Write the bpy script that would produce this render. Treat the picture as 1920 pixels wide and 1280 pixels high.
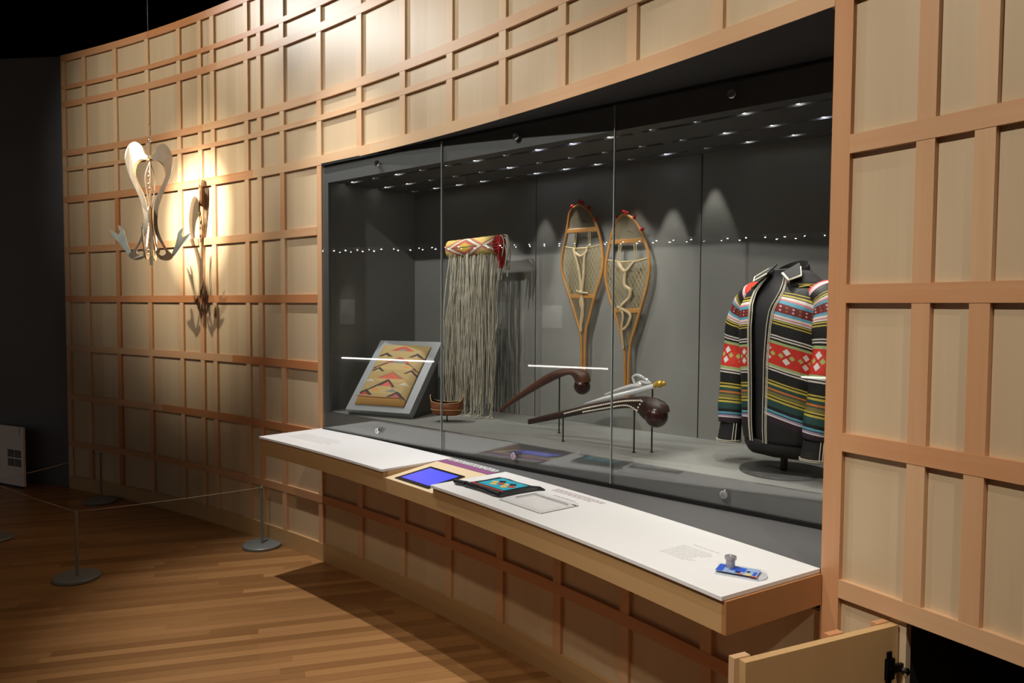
import bpy, math, random
from math import sin, cos, pi, radians, sqrt, atan2, hypot
from mathutils import Vector, Matrix

random.seed(7)
for o in list(bpy.data.objects): bpy.data.objects.remove(o, do_unlink=True)
SC = bpy.context.scene
COL = SC.collection

# ------------------------------------------------------------------ camera
F_PX, PITCH, ROLL, EYE = 1418.63, .04613525, .00613085, 1.6
cam_d = bpy.data.cameras.new('camera'); cam = bpy.data.objects.new('camera', cam_d); COL.objects.link(cam)
cam_d.sensor_fit = 'HORIZONTAL'; cam_d.sensor_width = 36.0; cam_d.lens = 36.0*F_PX/1920.0
cam_d.clip_start = .05; cam_d.clip_end = 100
fw = Vector((0, cos(PITCH), -sin(PITCH))); up0 = Vector((0, sin(PITCH), cos(PITCH))); rt0 = Vector((1, 0, 0))
rt = rt0*cos(ROLL) + up0*sin(ROLL)*-1*-1
rt = rt0*cos(ROLL) - up0*sin(-ROLL)
up = up0*cos(ROLL) - rt0*sin(ROLL)
cam.matrix_world = Matrix(((rt.x, up.x, -fw.x, 0), (rt.y, up.y, -fw.y, 0), (rt.z, up.z, -fw.z, EYE), (0, 0, 0, 1)))
SC.camera = cam

# ------------------------------------------------------------------ world, exposure
w = bpy.data.worlds.new('world'); SC.world = w; w.use_nodes = True
w.node_tree.nodes['Background'].inputs[0].default_value = (.9, .9, 1, 1)
w.node_tree.nodes['Background'].inputs[1].default_value = .012
vs = SC.view_settings
vs.view_transform = 'Standard'; vs.look = 'None'; vs.gamma = 1; vs.exposure = 0.0; vs.use_curve_mapping = False

# ------------------------------------------------------------------ geometry frames
CX, CY, R, TH0 = -9.427871, -4.3965934, 12.259768, 1.0935      # the drum wall: s = arc length, r = distance beyond its face
def th(s): return TH0 - s/R
def sp(s, r=0, z=0):
    t = th(s); return Vector((CX + (R+r)*cos(t), CY + (R+r)*sin(t), z))
G0 = Vector((-1.166, 4.653, 0)); GD = Vector((2.256, -2.033, 0)).normalized(); GN = Vector((-GD.y, GD.x, 0))
GROT = atan2(GD.y, GD.x)
def gp(a, d, z=0):
    p = G0 + GD*a + GN*d; return Vector((p.x, p.y, z))

# ------------------------------------------------------------------ lights of the room (track spots on the dark ceiling, plus two added fill lamps)
def spot(name, loc, target, watts, angle, blend, color=(1, .86, .68), rad=.04):
    d = bpy.data.lights.new(name, 'SPOT'); d.energy = watts; d.spot_size = radians(angle); d.spot_blend = blend
    d.color = color; d.shadow_soft_size = rad
    o = bpy.data.objects.new(name, d); COL.objects.link(o); o.location = loc
    o.rotation_euler = (Vector(target)-Vector(loc)).to_track_quat('-Z', 'Y').to_euler()
    return o
ROOM_SPOTS = [
    ('sculpture', (-3.45, 3.25, 4.05), (-2.36, 5.5, 2.33), 2500, 17, 1.0, (1, .92, .78), .02),
    ('sculpture_fill', (-3.58, 3.35, 4.12), (-2.36, 5.5, 2.2), 420, 34, 1.0, (1, .88, .7), .03),  # added wide fill lamp, softens the edge of the sculpture beam
    ('wall_left', (-4.6, 2.6, 4.6), (-2.5, 5.7, 3.0), 460, 52, 1.0, (1, .92, .8), .05),
    ('wall_upper', (-3.1, 1.2, 4.6), (-.45, 3.9, 2.85), 560, 52, 1.0, (1, .97, .92), .05),
    ('wall_hot', (-4.0, 5.0, 4.35), (-1.15, 4.75, 3.1), 150, 44, 1.0, (1, .98, .95), .14),
    ('ledge_left', (-1.76, 4.22, 4.35), (-.95, 4.05, .84), 420, 46, .8, (1, .975, .945), .02),
    ('ledge_right', (-.75, 2.47, 4.35), (.15, 2.8, .84), 190, 46, .8, (1, .975, .945), .02),
    ('ledge_end', tuple(sp(6.0, -.75, 4.4)), tuple(sp(6.05, .1, .85)), 60, 34, .7, (1, .975, .945), .02),
    ('ledge_fill', (-1.9, -.3, 4.8), (-.35, 3.1, .6), 220, 54, 1.0, (1, .82, .58), .08),  # added fill lamp, stands in for ambient room light on the apron
    ('near_end', (1.2, -1.8, 4.7), (.70, 1.85, .6), 260, 30, 1.0, (1, .9, .76), .08),
    ('panel_right', (-1.7, .5, 4.4), (1.25, 1.8, 1.6), 410, 56, 1.0, (1, .94, .86), .05),
]
for n, l, t, wt, an, bl, c, ra in ROOM_SPOTS:
    spot('spot_'+n, l, t, wt, an, bl, c, ra)

# ------------------------------------------------------------------ materials
def nodes(name):
    m = bpy.data.materials.new(name); m.use_nodes = True
    nt = m.node_tree; return m, nt, nt.nodes['Principled BSDF']
def lin(c): return tuple((x/12.92 if x <= .04045 else ((x+.055)/1.055)**2.4) for x in c)
def rgb(r, g, b): return lin((r/255, g/255, b/255)) + (1,)
def N(nt, t, **kw):
    n = nt.nodes.new(t)
    for k, v in kw.items():
        if hasattr(n, k): setattr(n, k, v)
    return n
def math_(nt, op, a, b=None, c=None):
    n = nt.nodes.new('ShaderNodeMath'); n.operation = op
    for i, v in enumerate((a, b, c)):
        if v is None: continue
        if isinstance(v, (int, float)): n.inputs[i].default_value = v
        else: nt.links.new(v, n.inputs[i])
    return n.outputs[0]
def mixc(nt, fac, a, b, mode='MIX'):
    n = nt.nodes.new('ShaderNodeMix'); n.data_type = 'RGBA'; n.blend_type = mode
    for sock, v in ((n.inputs[0], fac), (n.inputs[6], a), (n.inputs[7], b)):
        if isinstance(v, (int, float)): sock.default_value = v
        elif isinstance(v, tuple): sock.default_value = v
        else: nt.links.new(v, sock)
    return n.outputs[2]
def plain(name, col, rough=.5, metal=0., var=.06, scale=30, emit=None, estr=0, spec=None, bump=0):
    m, nt, b = nodes(name)
    tc = N(nt, 'ShaderNodeTexCoord'); nz = N(nt, 'ShaderNodeTexNoise'); nz.inputs['Scale'].default_value = scale
    nt.links.new(tc.outputs['Object'], nz.inputs['Vector'])
    lo = tuple(x*(1-var*2) for x in col[:3])+(1,); hi = tuple(min(1, x*(1+var*2)) for x in col[:3])+(1,)
    nt.links.new(mixc(nt, nz.outputs['Fac'], lo, hi), b.inputs['Base Color'])
    b.inputs['Roughness'].default_value = rough; b.inputs['Metallic'].default_value = metal
    if spec is not None: b.inputs['Specular IOR Level'].default_value = spec
    if bump:
        bp = N(nt, 'ShaderNodeBump'); bp.inputs['Strength'].default_value = bump; bp.inputs['Distance'].default_value = .002
        nt.links.new(nz.outputs['Fac'], bp.inputs['Height']); nt.links.new(bp.outputs[0], b.inputs['Normal'])
    if emit: b.inputs['Emission Color'].default_value = emit; b.inputs['Emission Strength'].default_value = estr
    return m
def wood(name, c1, c2, band=9., rough=.4, fine=.25, tintamt=.5):
    """uv.x across the grain, uv.y along it; a 'tint' attribute varies single pieces"""
    m, nt, b = nodes(name)
    uv = N(nt, 'ShaderNodeUVMap'); sx = N(nt, 'ShaderNodeSeparateXYZ'); nt.links.new(uv.outputs[0], sx.inputs[0])
    u, v = sx.outputs[0], sx.outputs[1]
    at = N(nt, 'ShaderNodeAttribute'); at.attribute_name = 'tint'
    wn = N(nt, 'ShaderNodeTexWhiteNoise'); wn.noise_dimensions = '1D'
    nt.links.new(math_(nt, 'FLOOR', math_(nt, 'MULTIPLY', u, band)), wn.inputs['W'])
    cv = N(nt, 'ShaderNodeCombineXYZ')
    nt.links.new(math_(nt, 'MULTIPLY', u, 70.), cv.inputs[0]); nt.links.new(math_(nt, 'MULTIPLY', v, 2.2), cv.inputs[1])
    nt.links.new(at.outputs['Fac'], cv.inputs[2])
    nz = N(nt, 'ShaderNodeTexNoise'); nz.inputs['Scale'].default_value = 1; nz.inputs['Detail'].default_value = 3
    nt.links.new(cv.outputs[0], nz.inputs['Vector'])
    cv2 = N(nt, 'ShaderNodeCombineXYZ')
    nt.links.new(math_(nt, 'MULTIPLY', u, 8.), cv2.inputs[0]); nt.links.new(math_(nt, 'MULTIPLY', v, 1.7), cv2.inputs[1])
    nt.links.new(math_(nt, 'MULTIPLY', at.outputs['Fac'], 9.), cv2.inputs[2])
    n2 = N(nt, 'ShaderNodeTexNoise'); n2.inputs['Scale'].default_value = 1; nt.links.new(cv2.outputs[0], n2.inputs['Vector'])
    f = math_(nt, 'ADD', math_(nt, 'MULTIPLY', wn.outputs[0], .35), math_(nt, 'MULTIPLY', nz.outputs['Fac'], fine))
    f = math_(nt, 'ADD', f, math_(nt, 'MULTIPLY', n2.outputs['Fac'], .3))
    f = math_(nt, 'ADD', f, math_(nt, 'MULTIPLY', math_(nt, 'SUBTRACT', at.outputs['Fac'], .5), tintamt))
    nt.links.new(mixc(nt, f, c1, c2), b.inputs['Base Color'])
    b.inputs['Roughness'].default_value = rough
    return m

MAPLE = wood('maple_veneer', rgb(211, 189, 156), rgb(184, 157, 122), band=9, rough=.36)
FIR = wood('fir_batten', rgb(214, 184, 146), rgb(190, 118, 66), band=1.3, rough=.36, tintamt=.9)
SKIRT = wood('maple_skirting', rgb(196, 160, 112), rgb(170, 132, 88), band=3, rough=.45)
APRON = wood('maple_apron', rgb(206, 170, 120), rgb(180, 142, 96), band=2, rough=.42)
CREAM = wood('pale_maple', rgb(226, 206, 172), rgb(210, 186, 148), band=5, rough=.45)

def floor_mat():
    m, nt, b = nodes('strip_floor')
    tc = N(nt, 'ShaderNodeTexCoord'); mp = N(nt, 'ShaderNodeMapping'); mp.vector_type = 'TEXTURE'
    mp.inputs['Rotation'].default_value = (0, 0, atan2(.287, .958))
    nt.links.new(tc.outputs['Object'], mp.inputs['Vector'])
    sx = N(nt, 'ShaderNodeSeparateXYZ'); nt.links.new(mp.outputs[0], sx.inputs[0]); x, y = sx.outputs[0], sx.outputs[1]
    ry = math_(nt, 'MULTIPLY', y, 1/.057); row = math_(nt, 'FLOOR', ry)
    w1 = N(nt, 'ShaderNodeTexWhiteNoise'); w1.noise_dimensions = '1D'; nt.links.new(row, w1.inputs['W'])
    px = math_(nt, 'MULTIPLY', math_(nt, 'ADD', x, math_(nt, 'MULTIPLY', w1.outputs[0], 3.)), 1/.9)
    w2 = N(nt, 'ShaderNodeTexWhiteNoise'); w2.noise_dimensions = '2D'
    c = N(nt, 'ShaderNodeCombineXYZ'); nt.links.new(math_(nt, 'FLOOR', px), c.inputs[0]); nt.links.new(row, c.inputs[1]); nt.links.new(c.outputs[0], w2.inputs['Vector'])
    c2 = N(nt, 'ShaderNodeCombineXYZ'); nt.links.new(math_(nt, 'MULTIPLY', x, 2.5), c2.inputs[0]); nt.links.new(math_(nt, 'MULTIPLY', y, 90.), c2.inputs[1])
    nt.links.new(math_(nt, 'MULTIPLY', w2.outputs[0], 20.), c2.inputs[2])
    nz = N(nt, 'ShaderNodeTexNoise'); nz.inputs['Scale'].default_value = 1; nz.inputs['Detail'].default_value = 4; nt.links.new(c2.outputs[0], nz.inputs['Vector'])
    f = math_(nt, 'ADD', math_(nt, 'MULTIPLY', w2.outputs[0], .7), math_(nt, 'MULTIPLY', nz.outputs['Fac'], .35))
    col = mixc(nt, f, rgb(178, 132, 84), rgb(126, 86, 48))
    gap = math_(nt, 'LESS_THAN', math_(nt, 'FRACT', ry), .03)
    col = mixc(nt, math_(nt, 'MULTIPLY', gap, .6), col, rgb(60, 34, 18))
    nt.links.new(col, b.inputs['Base Color']); b.inputs['Roughness'].default_value = .36; b.inputs['Specular IOR Level'].default_value = .35
    return m
FLOOR = floor_mat()
CASE_GREY = plain('case_grey_paint', rgb(132, 132, 128), .55, var=.02)
CASE_DARK = plain('case_dark_paint', rgb(92, 92, 92), .5, var=.02)
KICK = plain('glossy_kickboard', rgb(104, 104, 104), .08, var=.02, spec=.9); KICK.node_tree.nodes['Principled BSDF'].inputs['Coat Weight'].default_value = 1; KICK.node_tree.nodes['Principled BSDF'].inputs['Coat IOR'].default_value = 1.8; KICK.node_tree.nodes['Principled BSDF'].inputs['Coat Roughness'].default_value = .04
SILL_GREY = plain('sill_grey_laminate', rgb(96, 96, 97), .4, var=.02)
GASKET = plain('black_gasket', rgb(10, 10, 10), .5)
BLACK = plain('matt_black', rgb(12, 12, 13), .8)
DARKWALL = plain('charcoal_paint', rgb(104, 106, 110), .7, var=.03, scale=4)
WHITE = plain('white_solid_surface', rgb(236, 236, 236), .35, var=.01)
CHROME = plain('chrome', (.75, .75, .77, 1), .15, 1., var=.02)
STEEL = plain('brushed_steel', (.34, .35, .36, 1), .42, .8, var=.05)
POSTM = plain('grey_stanchion_paint', rgb(132, 137, 136), .45, .3, var=.04)
PINM = plain('dark_mount_wire', rgb(58, 60, 58), .5, .6)
CORDM = plain('pale_elastic_cord', rgb(180, 160, 140), .7)
SCULPT = plain('brushed_bronze_steel', (.62, .53, .42, 1), .3, .96, var=.1, scale=14)
SCULPT_BLUE = plain('oxidised_steel', (.36, .42, .43, 1), .4, .5, var=.15, scale=20)
CLUBW = plain('dark_stained_club_wood', rgb(50, 29, 23), .42, var=.2, scale=18)
CLUBW2 = plain('reddish_club_wood', rgb(84, 48, 31), .45, var=.25, scale=14)
BALLW = plain('dark_burl_wood', rgb(52, 26, 22), .25, var=.2, scale=20)
STUD = plain('bone_stud', (.82, .76, .64, 1), .4)
SILVER = plain('polished_silver', (.9, .9, .91, 1), .2, .35)
GOLD = plain('gold', (.8, .5, .08, 1), .25, .5)
SNOWF = plain('bent_ash_frame', rgb(176, 126, 68), .4, var=.18, scale=9)
SNOWW = plain('rawhide_lacing', rgb(176, 160, 118), .6, var=.12)
SNOWT = plain('fine_babiche', rgb(150, 136, 104), .65, var=.12)
LEATH = plain('pale_leather_thong', rgb(186, 166, 132), .7, var=.12)
REDY = plain('red_yarn', rgb(176, 34, 36), .9, var=.2, scale=120)
FRINGE = plain('plant_fibre_cord', rgb(188, 181, 164), .8, var=.3, scale=25)
BASK = plain('birchbark_brown', rgb(128, 72, 36), .55, var=.3, scale=26)
BASKIN = plain('dark_bark_inside', rgb(64, 34, 24), .7, var=.2)
ROOTL = plain('pale_root_stitch', rgb(190, 156, 104), .6)
FORM = plain('black_torso_linen', rgb(26, 26, 28), .8)
TRIM = plain('white_braid', rgb(206, 198, 180), .7, var=.05)
BLACKC = plain('black_cotton', rgb(22, 21, 22), .85, bump=.2, scale=160)
STAND_B = plain('dark_steel_base', rgb(62, 62, 60), .5, .3)
BOARDM = plain('grey_display_board', rgb(156, 159, 164), .55, var=.02)
SCREEN = plain('blue_screen', rgb(40, 40, 200), .15, emit=rgb(84, 88, 235), estr=.9)
BEZEL = plain('black_bezel', rgb(12, 12, 14), .25)
PURPLE = plain('purple_laminate', rgb(142, 84, 130), .5, var=.05)
BEADK = plain('black_beadwork', rgb(20, 20, 22), .45, var=.3, scale=300, bump=.3)
BEADC = plain('turquoise_beads', rgb(54, 178, 206), .35, var=.1, scale=300, bump=.3)
BEADR = plain('red_beads', rgb(214, 70, 50), .35, scale=300)
BEADY = plain('yellow_beads', rgb(236, 200, 110), .35, scale=300)
INK = plain('grey_ink', rgb(206, 206, 208), .6)
INKD = plain('dark_ink', rgb(176, 160, 168), .6)
CABW = plain('off_white_cabinet', rgb(240, 230, 224), .5, var=.02)
VENT = plain('dark_vent', rgb(46, 42, 40), .7)
def led_mat(name, e, col=(1, .97, .92, 1)):
    m, nt, b = nodes(name); b.inputs['Base Color'].default_value = (1, 1, 1, 1)
    b.inputs['Emission Color'].default_value = col; b.inputs['Emission Strength'].default_value = e
    return m
LED = led_mat('led_lens', 14); LED_DIM = led_mat('led_lens_dim', 1.2); LED_BLUE = led_mat('led_lens_cool', 22, (.86, .86, 1, 1))
OPP_LED = led_mat('far_led_lens', 70)
BACKLIT = led_mat('backlit_ledge', 11, (1, .97, .9, 1)); BACKLIT2 = led_mat('backlit_text_panel', 1.8, (1, .98, .96, 1)); BACKLIT3 = led_mat('dim_backlit_ledge', .6)

def glass_mat(name, tint=(1, 1, 1, 1), ior=1.5, gl=(1, 1, 1, 1), k=1.7):
    m = bpy.data.materials.new(name); m.use_nodes = True; nt = m.node_tree
    for n in list(nt.nodes):
        if n.type != 'OUTPUT_MATERIAL': nt.nodes.remove(n)
    out = [n for n in nt.nodes if n.type == 'OUTPUT_MATERIAL'][0]
    t = N(nt, 'ShaderNodeBsdfTransparent'); t.inputs[0].default_value = tint
    g = N(nt, 'ShaderNodeBsdfGlossy'); g.inputs['Roughness'].default_value = .004; g.inputs['Color'].default_value = gl
    fr = N(nt, 'ShaderNodeFresnel'); fr.inputs['IOR'].default_value = ior
    ge = N(nt, 'ShaderNodeNewGeometry')
    fac = math_(nt, 'MULTIPLY', math_(nt, 'MINIMUM', math_(nt, 'MULTIPLY', fr.outputs[0], k), 1.), math_(nt, 'SUBTRACT', 1., ge.outputs['Backfacing']))
    mx = N(nt, 'ShaderNodeMixShader'); nt.links.new(fac, mx.inputs[0]); nt.links.new(t.outputs[0], mx.inputs[1]); nt.links.new(g.outputs[0], mx.inputs[2])
    nt.links.new(mx.outputs[0], out.inputs[0]); return m
GLASS = glass_mat('case_glass', (.96, .97, .965, 1))
ACRYL = glass_mat('clear_acrylic', (.985, .985, .985, 1), 1.25, k=.6)
GLASS_EDGE = plain('glass_edge', rgb(150, 158, 156), .2, var=.02)

# ------------------------------------------------------------------ mesh builder
class MB:
    def __init__(s): s.v = []; s.f = []; s.uv = []; s.t = []; s.m = []; s.cur = 0; s.tint = .5
    def add(s, vs, fs, uvs=None):
        b = len(s.v); s.v += [tuple(p) for p in vs]; s.uv += list(uvs) if uvs else [(p[0], p[2]) for p in vs]
        s.t += [s.tint]*len(vs)
        for f in fs: s.f.append([b+i for i in f]); s.m.append(s.cur)
    def box(s, x0, x1, y0, y1, z0, z1, rot=None, c=None):
        vs = [Vector((x, y, z)) for x in (x0, x1) for y in (y0, y1) for z in (z0, z1)]
        if rot is not None:
            c = Vector(c) if c is not None else Vector(((x0+x1)/2, (y0+y1)/2, (z0+z1)/2))
            vs = [rot @ (p-c) + c for p in vs]
        s.add(vs, [(0, 1, 3, 2), (4, 6, 7, 5), (0, 4, 5, 1), (2, 3, 7, 6), (0, 2, 6, 4), (1, 5, 7, 3)])
    def prism(s, poly, z0, z1, f=None):
        """poly in xy, extruded in z; f maps (x,y,z) to a point"""
        n = len(poly); f = f or (lambda x, y, z: (x, y, z))
        vs = [f(x, y, z0) for x, y in poly]+[f(x, y, z1) for x, y in poly]
        fs = [tuple(range(n))[::-1], tuple(range(n, 2*n))]+[(i, (i+1) % n, n+(i+1) % n, n+i) for i in range(n)]
        s.add(vs, fs)
    def arcbox(s, s0, s1, r0, r1, z0, z1, grain='v', off=None, n=None):
        n = n or max(1, int(abs(s1-s0)/.08)); off = random.random()*7 if off is None else off
        vs = []; uv = []
        for i in range(n+1):
            q = s0+(s1-s0)*i/n
            for r, z in ((r0, z0), (r1, z0), (r1, z1), (r0, z1)):
                vs.append(sp(q, r, z)); uv.append((q+off+r, z) if grain == 'v' else (z+off+r, q))
        fs = [(0, 3, 2, 1), (4*n, 4*n+1, 4*n+2, 4*n+3)]
        for i in range(n):
            a = 4*i
            for j in range(4):
                k = (j+1) % 4; fs.append((a+j, a+k, a+4+k, a+4+j))
        s.add(vs, fs, uv)
    def tube(s, pts, rad, n=8, closed=False, caps=True, flat=1.):
        pts = [Vector(p) for p in pts]; L = len(pts)
        rads = rad if isinstance(rad, (list, tuple)) else [rad]*L
        tang = []
        for i in range(L):
            a = pts[(i-1) % L] if (closed or i > 0) else pts[i]
            b = pts[(i+1) % L] if (closed or i < L-1) else pts[i]
            t = (b-a); tang.append(t.normalized() if t.length > 1e-9 else Vector((0, 0, 1)))
        nrm = tang[0].orthogonal().normalized(); rings = []
        for i in range(L):
            nrm = (nrm - tang[i]*nrm.dot(tang[i]))
            nrm = nrm.normalized() if nrm.length > 1e-6 else tang[i].orthogonal().normalized()
            bn = tang[i].cross(nrm); rr = rads[i]
            rings.append([pts[i]+(nrm*cos(2*pi*k/n)+bn*sin(2*pi*k/n)*flat)*rr for k in range(n)])
        vs = [p for r in rings for p in r]; fs = []; uv = [(k/n, i*.1) for i in range(L) for k in range(n)]
        for i in range(L if closed else L-1):
            a = i*n; b = ((i+1) % L)*n
            for k in range(n): fs.append((a+k, a+(k+1) % n, b+(k+1) % n, b+k))
        if caps and not closed: fs += [tuple(range(n))[::-1], tuple(range((L-1)*n, L*n))]
        s.add(vs, fs, uv)
    def lathe(s, prof, n=32, c=(0, 0, 0), axis='z', capb=True, capt=True):
        c = Vector(c); vs = []
        for r, z in prof:
            for k in range(n):
                a = 2*pi*k/n; p = (r*cos(a), r*sin(a), z) if axis == 'z' else ((r*cos(a), z, r*sin(a)) if axis == 'y' else (z, r*cos(a), r*sin(a)))
                vs.append(c+Vector(p))
        fs = [(i*n+k, i*n+(k+1) % n, (i+1)*n+(k+1) % n, (i+1)*n+k) for i in range(len(prof)-1) for k in range(n)]
        if capb: fs.append(tuple(range(n))[::-1])
        if capt: fs.append(tuple(range((len(prof)-1)*n, len(prof)*n)))
        s.add(vs, fs)
    def loft(s, rings, closed=True, caps=True, uvs=None):
        n = len(rings[0]); vs = [p for r in rings for p in r]; fs = []
        m = n if closed else n-1
        for i in range(len(rings)-1):
            for k in range(m): fs.append((i*n+k, i*n+(k+1) % n, (i+1)*n+(k+1) % n, (i+1)*n+k))
        if caps and closed: fs += [tuple(range(n))[::-1], tuple(range((len(rings)-1)*n, len(rings)*n))]
        s.add(vs, fs, uvs)
    def sphere(s, c, r, n=16, sz=(1, 1, 1)):
        c = Vector(c); m = n//2
        rings = []
        for i in range(m+1):
            a = -pi/2+pi*i/m; q = max(cos(a), .02)
            rings.append([c+Vector((r*q*cos(2*pi*k/n)*sz[0], r*q*sin(2*pi*k/n)*sz[1], r*sin(a)*sz[2])) for k in range(n)])
        s.loft(rings)
    def build(s, name, mats, parent=None, smooth=False, bevel=0, sharp=40):
        me = bpy.data.meshes.new(name); me.from_pydata(s.v, [], s.f)
        mats = mats if isinstance(mats, (list, tuple)) else [mats]
        for m in mats: me.materials.append(m)
        if len(mats) > 1: me.polygons.foreach_set('material_index', s.m)
        ul = me.uv_layers.new(name='UVMap')
        ul.data.foreach_set('uv', [c for l in me.loops for c in s.uv[l.vertex_index]])
        at = me.attributes.new('tint', 'FLOAT', 'POINT'); at.data.foreach_set('value', s.t)
        import bmesh
        bm = bmesh.new(); bm.from_mesh(me); bmesh.ops.recalc_face_normals(bm, faces=bm.faces)
        if smooth:
            for f in bm.faces: f.smooth = True
            for e in bm.edges:
                if len(e.link_faces) == 2 and e.calc_face_angle(0) > radians(sharp): e.smooth = False
        bm.to_mesh(me); bm.free(); me.update()
        o = bpy.data.objects.new(name, me); COL.objects.link(o)
        if parent: o.parent = parent
        if bevel:
            b = o.modifiers.new('bevel', 'BEVEL'); b.width = bevel; b.segments = 2; b.limit_method = 'ANGLE'
        return o
def tag(o, label, cat, group=None, kind=None):
    o['label'] = label; o['category'] = cat
    if group: o['group'] = group
    if kind: o['kind'] = kind
    return o
def thing(name, label, cat, loc=(0, 0, 0), rotz=0., group=None):
    o = bpy.data.objects.new(name, None); COL.objects.link(o); o.empty_display_size = .05
    o.location = loc; o.rotation_euler = (0, 0, rotz); return tag(o, label, cat, group)
def struct(o): o['kind'] = 'structure'; return o
def copy_tree(o, parent=None):
    c = o.copy(); COL.objects.link(c)
    if parent: c.parent = parent
    for ch in [x for x in bpy.data.objects if x.parent == o]: copy_tree(ch, c)
    return c
def catmull(pts, k=6, closed=False):
    pts = [Vector(p) for p in pts]; n = len(pts); out = []
    rng = n if closed else n-1
    for i in range(rng):
        p0 = pts[(i-1) % n] if (closed or i > 0) else pts[0]; p1 = pts[i]; p2 = pts[(i+1) % n]
        p3 = pts[(i+2) % n] if (closed or i+2 < n) else pts[-1]
        for j in range(k):
            t = j/k
            out.append(.5*((2*p1)+(-p0+p2)*t+(2*p0-5*p1+4*p2-p3)*t*t+(-p0+3*p1-3*p2+p3)*t**3))
    if not closed: out.append(pts[-1])
    return out
def interp(tab, x):
    if x <= tab[0][0]: return tab[0][1]
    for (a, b), (c, d) in zip(tab, tab[1:]):
        if x <= c: return b+(d-b)*(x-a)/(c-a)
    return tab[-1][1]

# ================================================================== THE SETTING
m = MB(); m.box(-16, 8, -14, 16, -.1, 0); struct(m.build('floor', FLOOR))
m = MB(); m.box(-16, 8, -14, 16, 5.3, 5.4); struct(m.build('ceiling', BLACK))
# charcoal partition beyond the end of the timber wall
m = MB(); m.prism([(-3.86, 6.60), (-9.5, 7.3), (-9.5, 7.45), (-3.86, 6.75)], 0, 3.72); struct(m.build('wall_left', DARKWALL))
m = MB(); m.box(-16, 8, 15.9, 16, 0, 5.3); struct(m.build('wall_far', BLACK))
# opposite gallery wall, behind the camera
OD = Vector((3.37, -5.67, 0)).normalized(); ON = Vector((OD.y, -OD.x, 0))   # ON points away from the room
ON = ON if ON.x < 0 else -ON
O0 = Vector((-7.67, 5.31, 0))
def op(a, d, z): p = O0+OD*a+ON*d; return Vector((p.x, p.y, z))
m = MB(); m.add([op(-2, 1.1, 0), op(13, 1.1, 0), op(13, 1.1, 5.3), op(-2, 1.1, 5.3), op(-2, 1.3, 0), op(13, 1.3, 0), op(13, 1.3, 5.3), op(-2, 1.3, 5.3)],
      [(0, 1, 2, 3), (4, 5, 6, 7), (0, 1, 5, 4), (3, 2, 6, 7), (0, 3, 7, 4), (1, 2, 6, 5)]); struct(m.build('wall_opposite', DARKWALL))

# ---- the curved timber wall
VS = [0, .278, .698, 1.124, 1.539, 1.806, 1.967, 2.378, 2.531, 2.795, 3.206, 3.621, 4.034, 4.44, 4.846, 5.244, 5.643, 6.042, 6.51, 6.749, 6.895, 7.3, 7.71, 8.12]
HS = [(3.646, .054), (3.411, .034), (3.261, .05), (2.853, .05), (2.726, .032), (2.458, .056), (2.034, .052), (1.616, .052), (1.194, .052), (.77, .052), (.366, .05)]
S_END = 8.5; VW = .049; T = .0165
OP0, OP1, OPZ0, OPZ1 = 3.206, 6.452, .70, 2.458          # opening of the display case
DO0, DO1, DOZ = 6.704, 7.25, .77                         # opening of the low access door
wall = MB()
def pan(a, b, z0, z1): wall.arcbox(a, b, T, T+.022, z0, z1, 'v', off=0)
pan(-.05, OP0-.02, 0, 3.66); pan(OP0-.02, OP1+.02, 0, OPZ0); pan(OP0-.02, OP1+.02, OPZ1, 3.66)
pan(OP1+.02, DO0, 0, 3.66); pan(DO0, DO1, DOZ, 3.66); pan(DO1, S_END, 0, 3.66)
wall_o = struct(wall.build('wall_back', MAPLE))
hz = [(z, z+h) for z, h in HS]
def vbat(s1, width, z0, z1, hz=hz):
    """one upright batten: its pieces butt between the rails"""
    m = MB(); cuts = sorted([(a, b) for a, b in hz if b > z0 and a < z1]); z = z0
    for a, b in cuts+[(z1, z1)]:
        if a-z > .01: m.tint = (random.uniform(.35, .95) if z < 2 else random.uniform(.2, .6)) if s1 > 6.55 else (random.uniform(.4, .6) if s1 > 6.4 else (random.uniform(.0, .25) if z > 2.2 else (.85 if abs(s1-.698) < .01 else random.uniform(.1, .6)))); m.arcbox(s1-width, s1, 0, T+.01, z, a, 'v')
        z = b
    if m.v:
        o = m.build('vertical_batten', FIR, wall_o)
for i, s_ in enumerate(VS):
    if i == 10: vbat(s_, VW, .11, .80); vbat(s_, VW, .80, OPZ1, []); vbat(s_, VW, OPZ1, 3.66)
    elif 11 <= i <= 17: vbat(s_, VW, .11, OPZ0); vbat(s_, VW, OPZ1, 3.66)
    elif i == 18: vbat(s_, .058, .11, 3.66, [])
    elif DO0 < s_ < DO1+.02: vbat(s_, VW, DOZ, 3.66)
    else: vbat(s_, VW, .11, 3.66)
def hrail(z, h, a, b):
    m = MB(); q = a
    while q < b-1e-6:
        e = min(b, q+random.uniform(1.1, 2.3)); m.tint = random.random()
        if b-e < .5: e = b
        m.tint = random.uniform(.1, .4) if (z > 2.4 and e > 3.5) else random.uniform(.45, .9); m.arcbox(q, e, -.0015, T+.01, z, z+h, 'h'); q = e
    return m.build('horizontal_batten', FIR, wall_o)
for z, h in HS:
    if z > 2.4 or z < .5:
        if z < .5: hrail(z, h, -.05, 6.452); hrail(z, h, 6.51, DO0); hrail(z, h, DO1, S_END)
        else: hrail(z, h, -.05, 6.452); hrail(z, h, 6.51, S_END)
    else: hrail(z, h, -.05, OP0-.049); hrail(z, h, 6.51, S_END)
def skirt(a, b):
    m = MB(); m.tint = .5; m.arcbox(a, b, -.003, T+.01, 0, .112, 'h'); return m
struct(skirt(-.05, OP0).build('baseboard_left', SKIRT)); struct(skirt(OP0, DO0).build('baseboard_back', SKIRT)); struct(skirt(DO1, S_END).build('baseboard_right', SKIRT))
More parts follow.
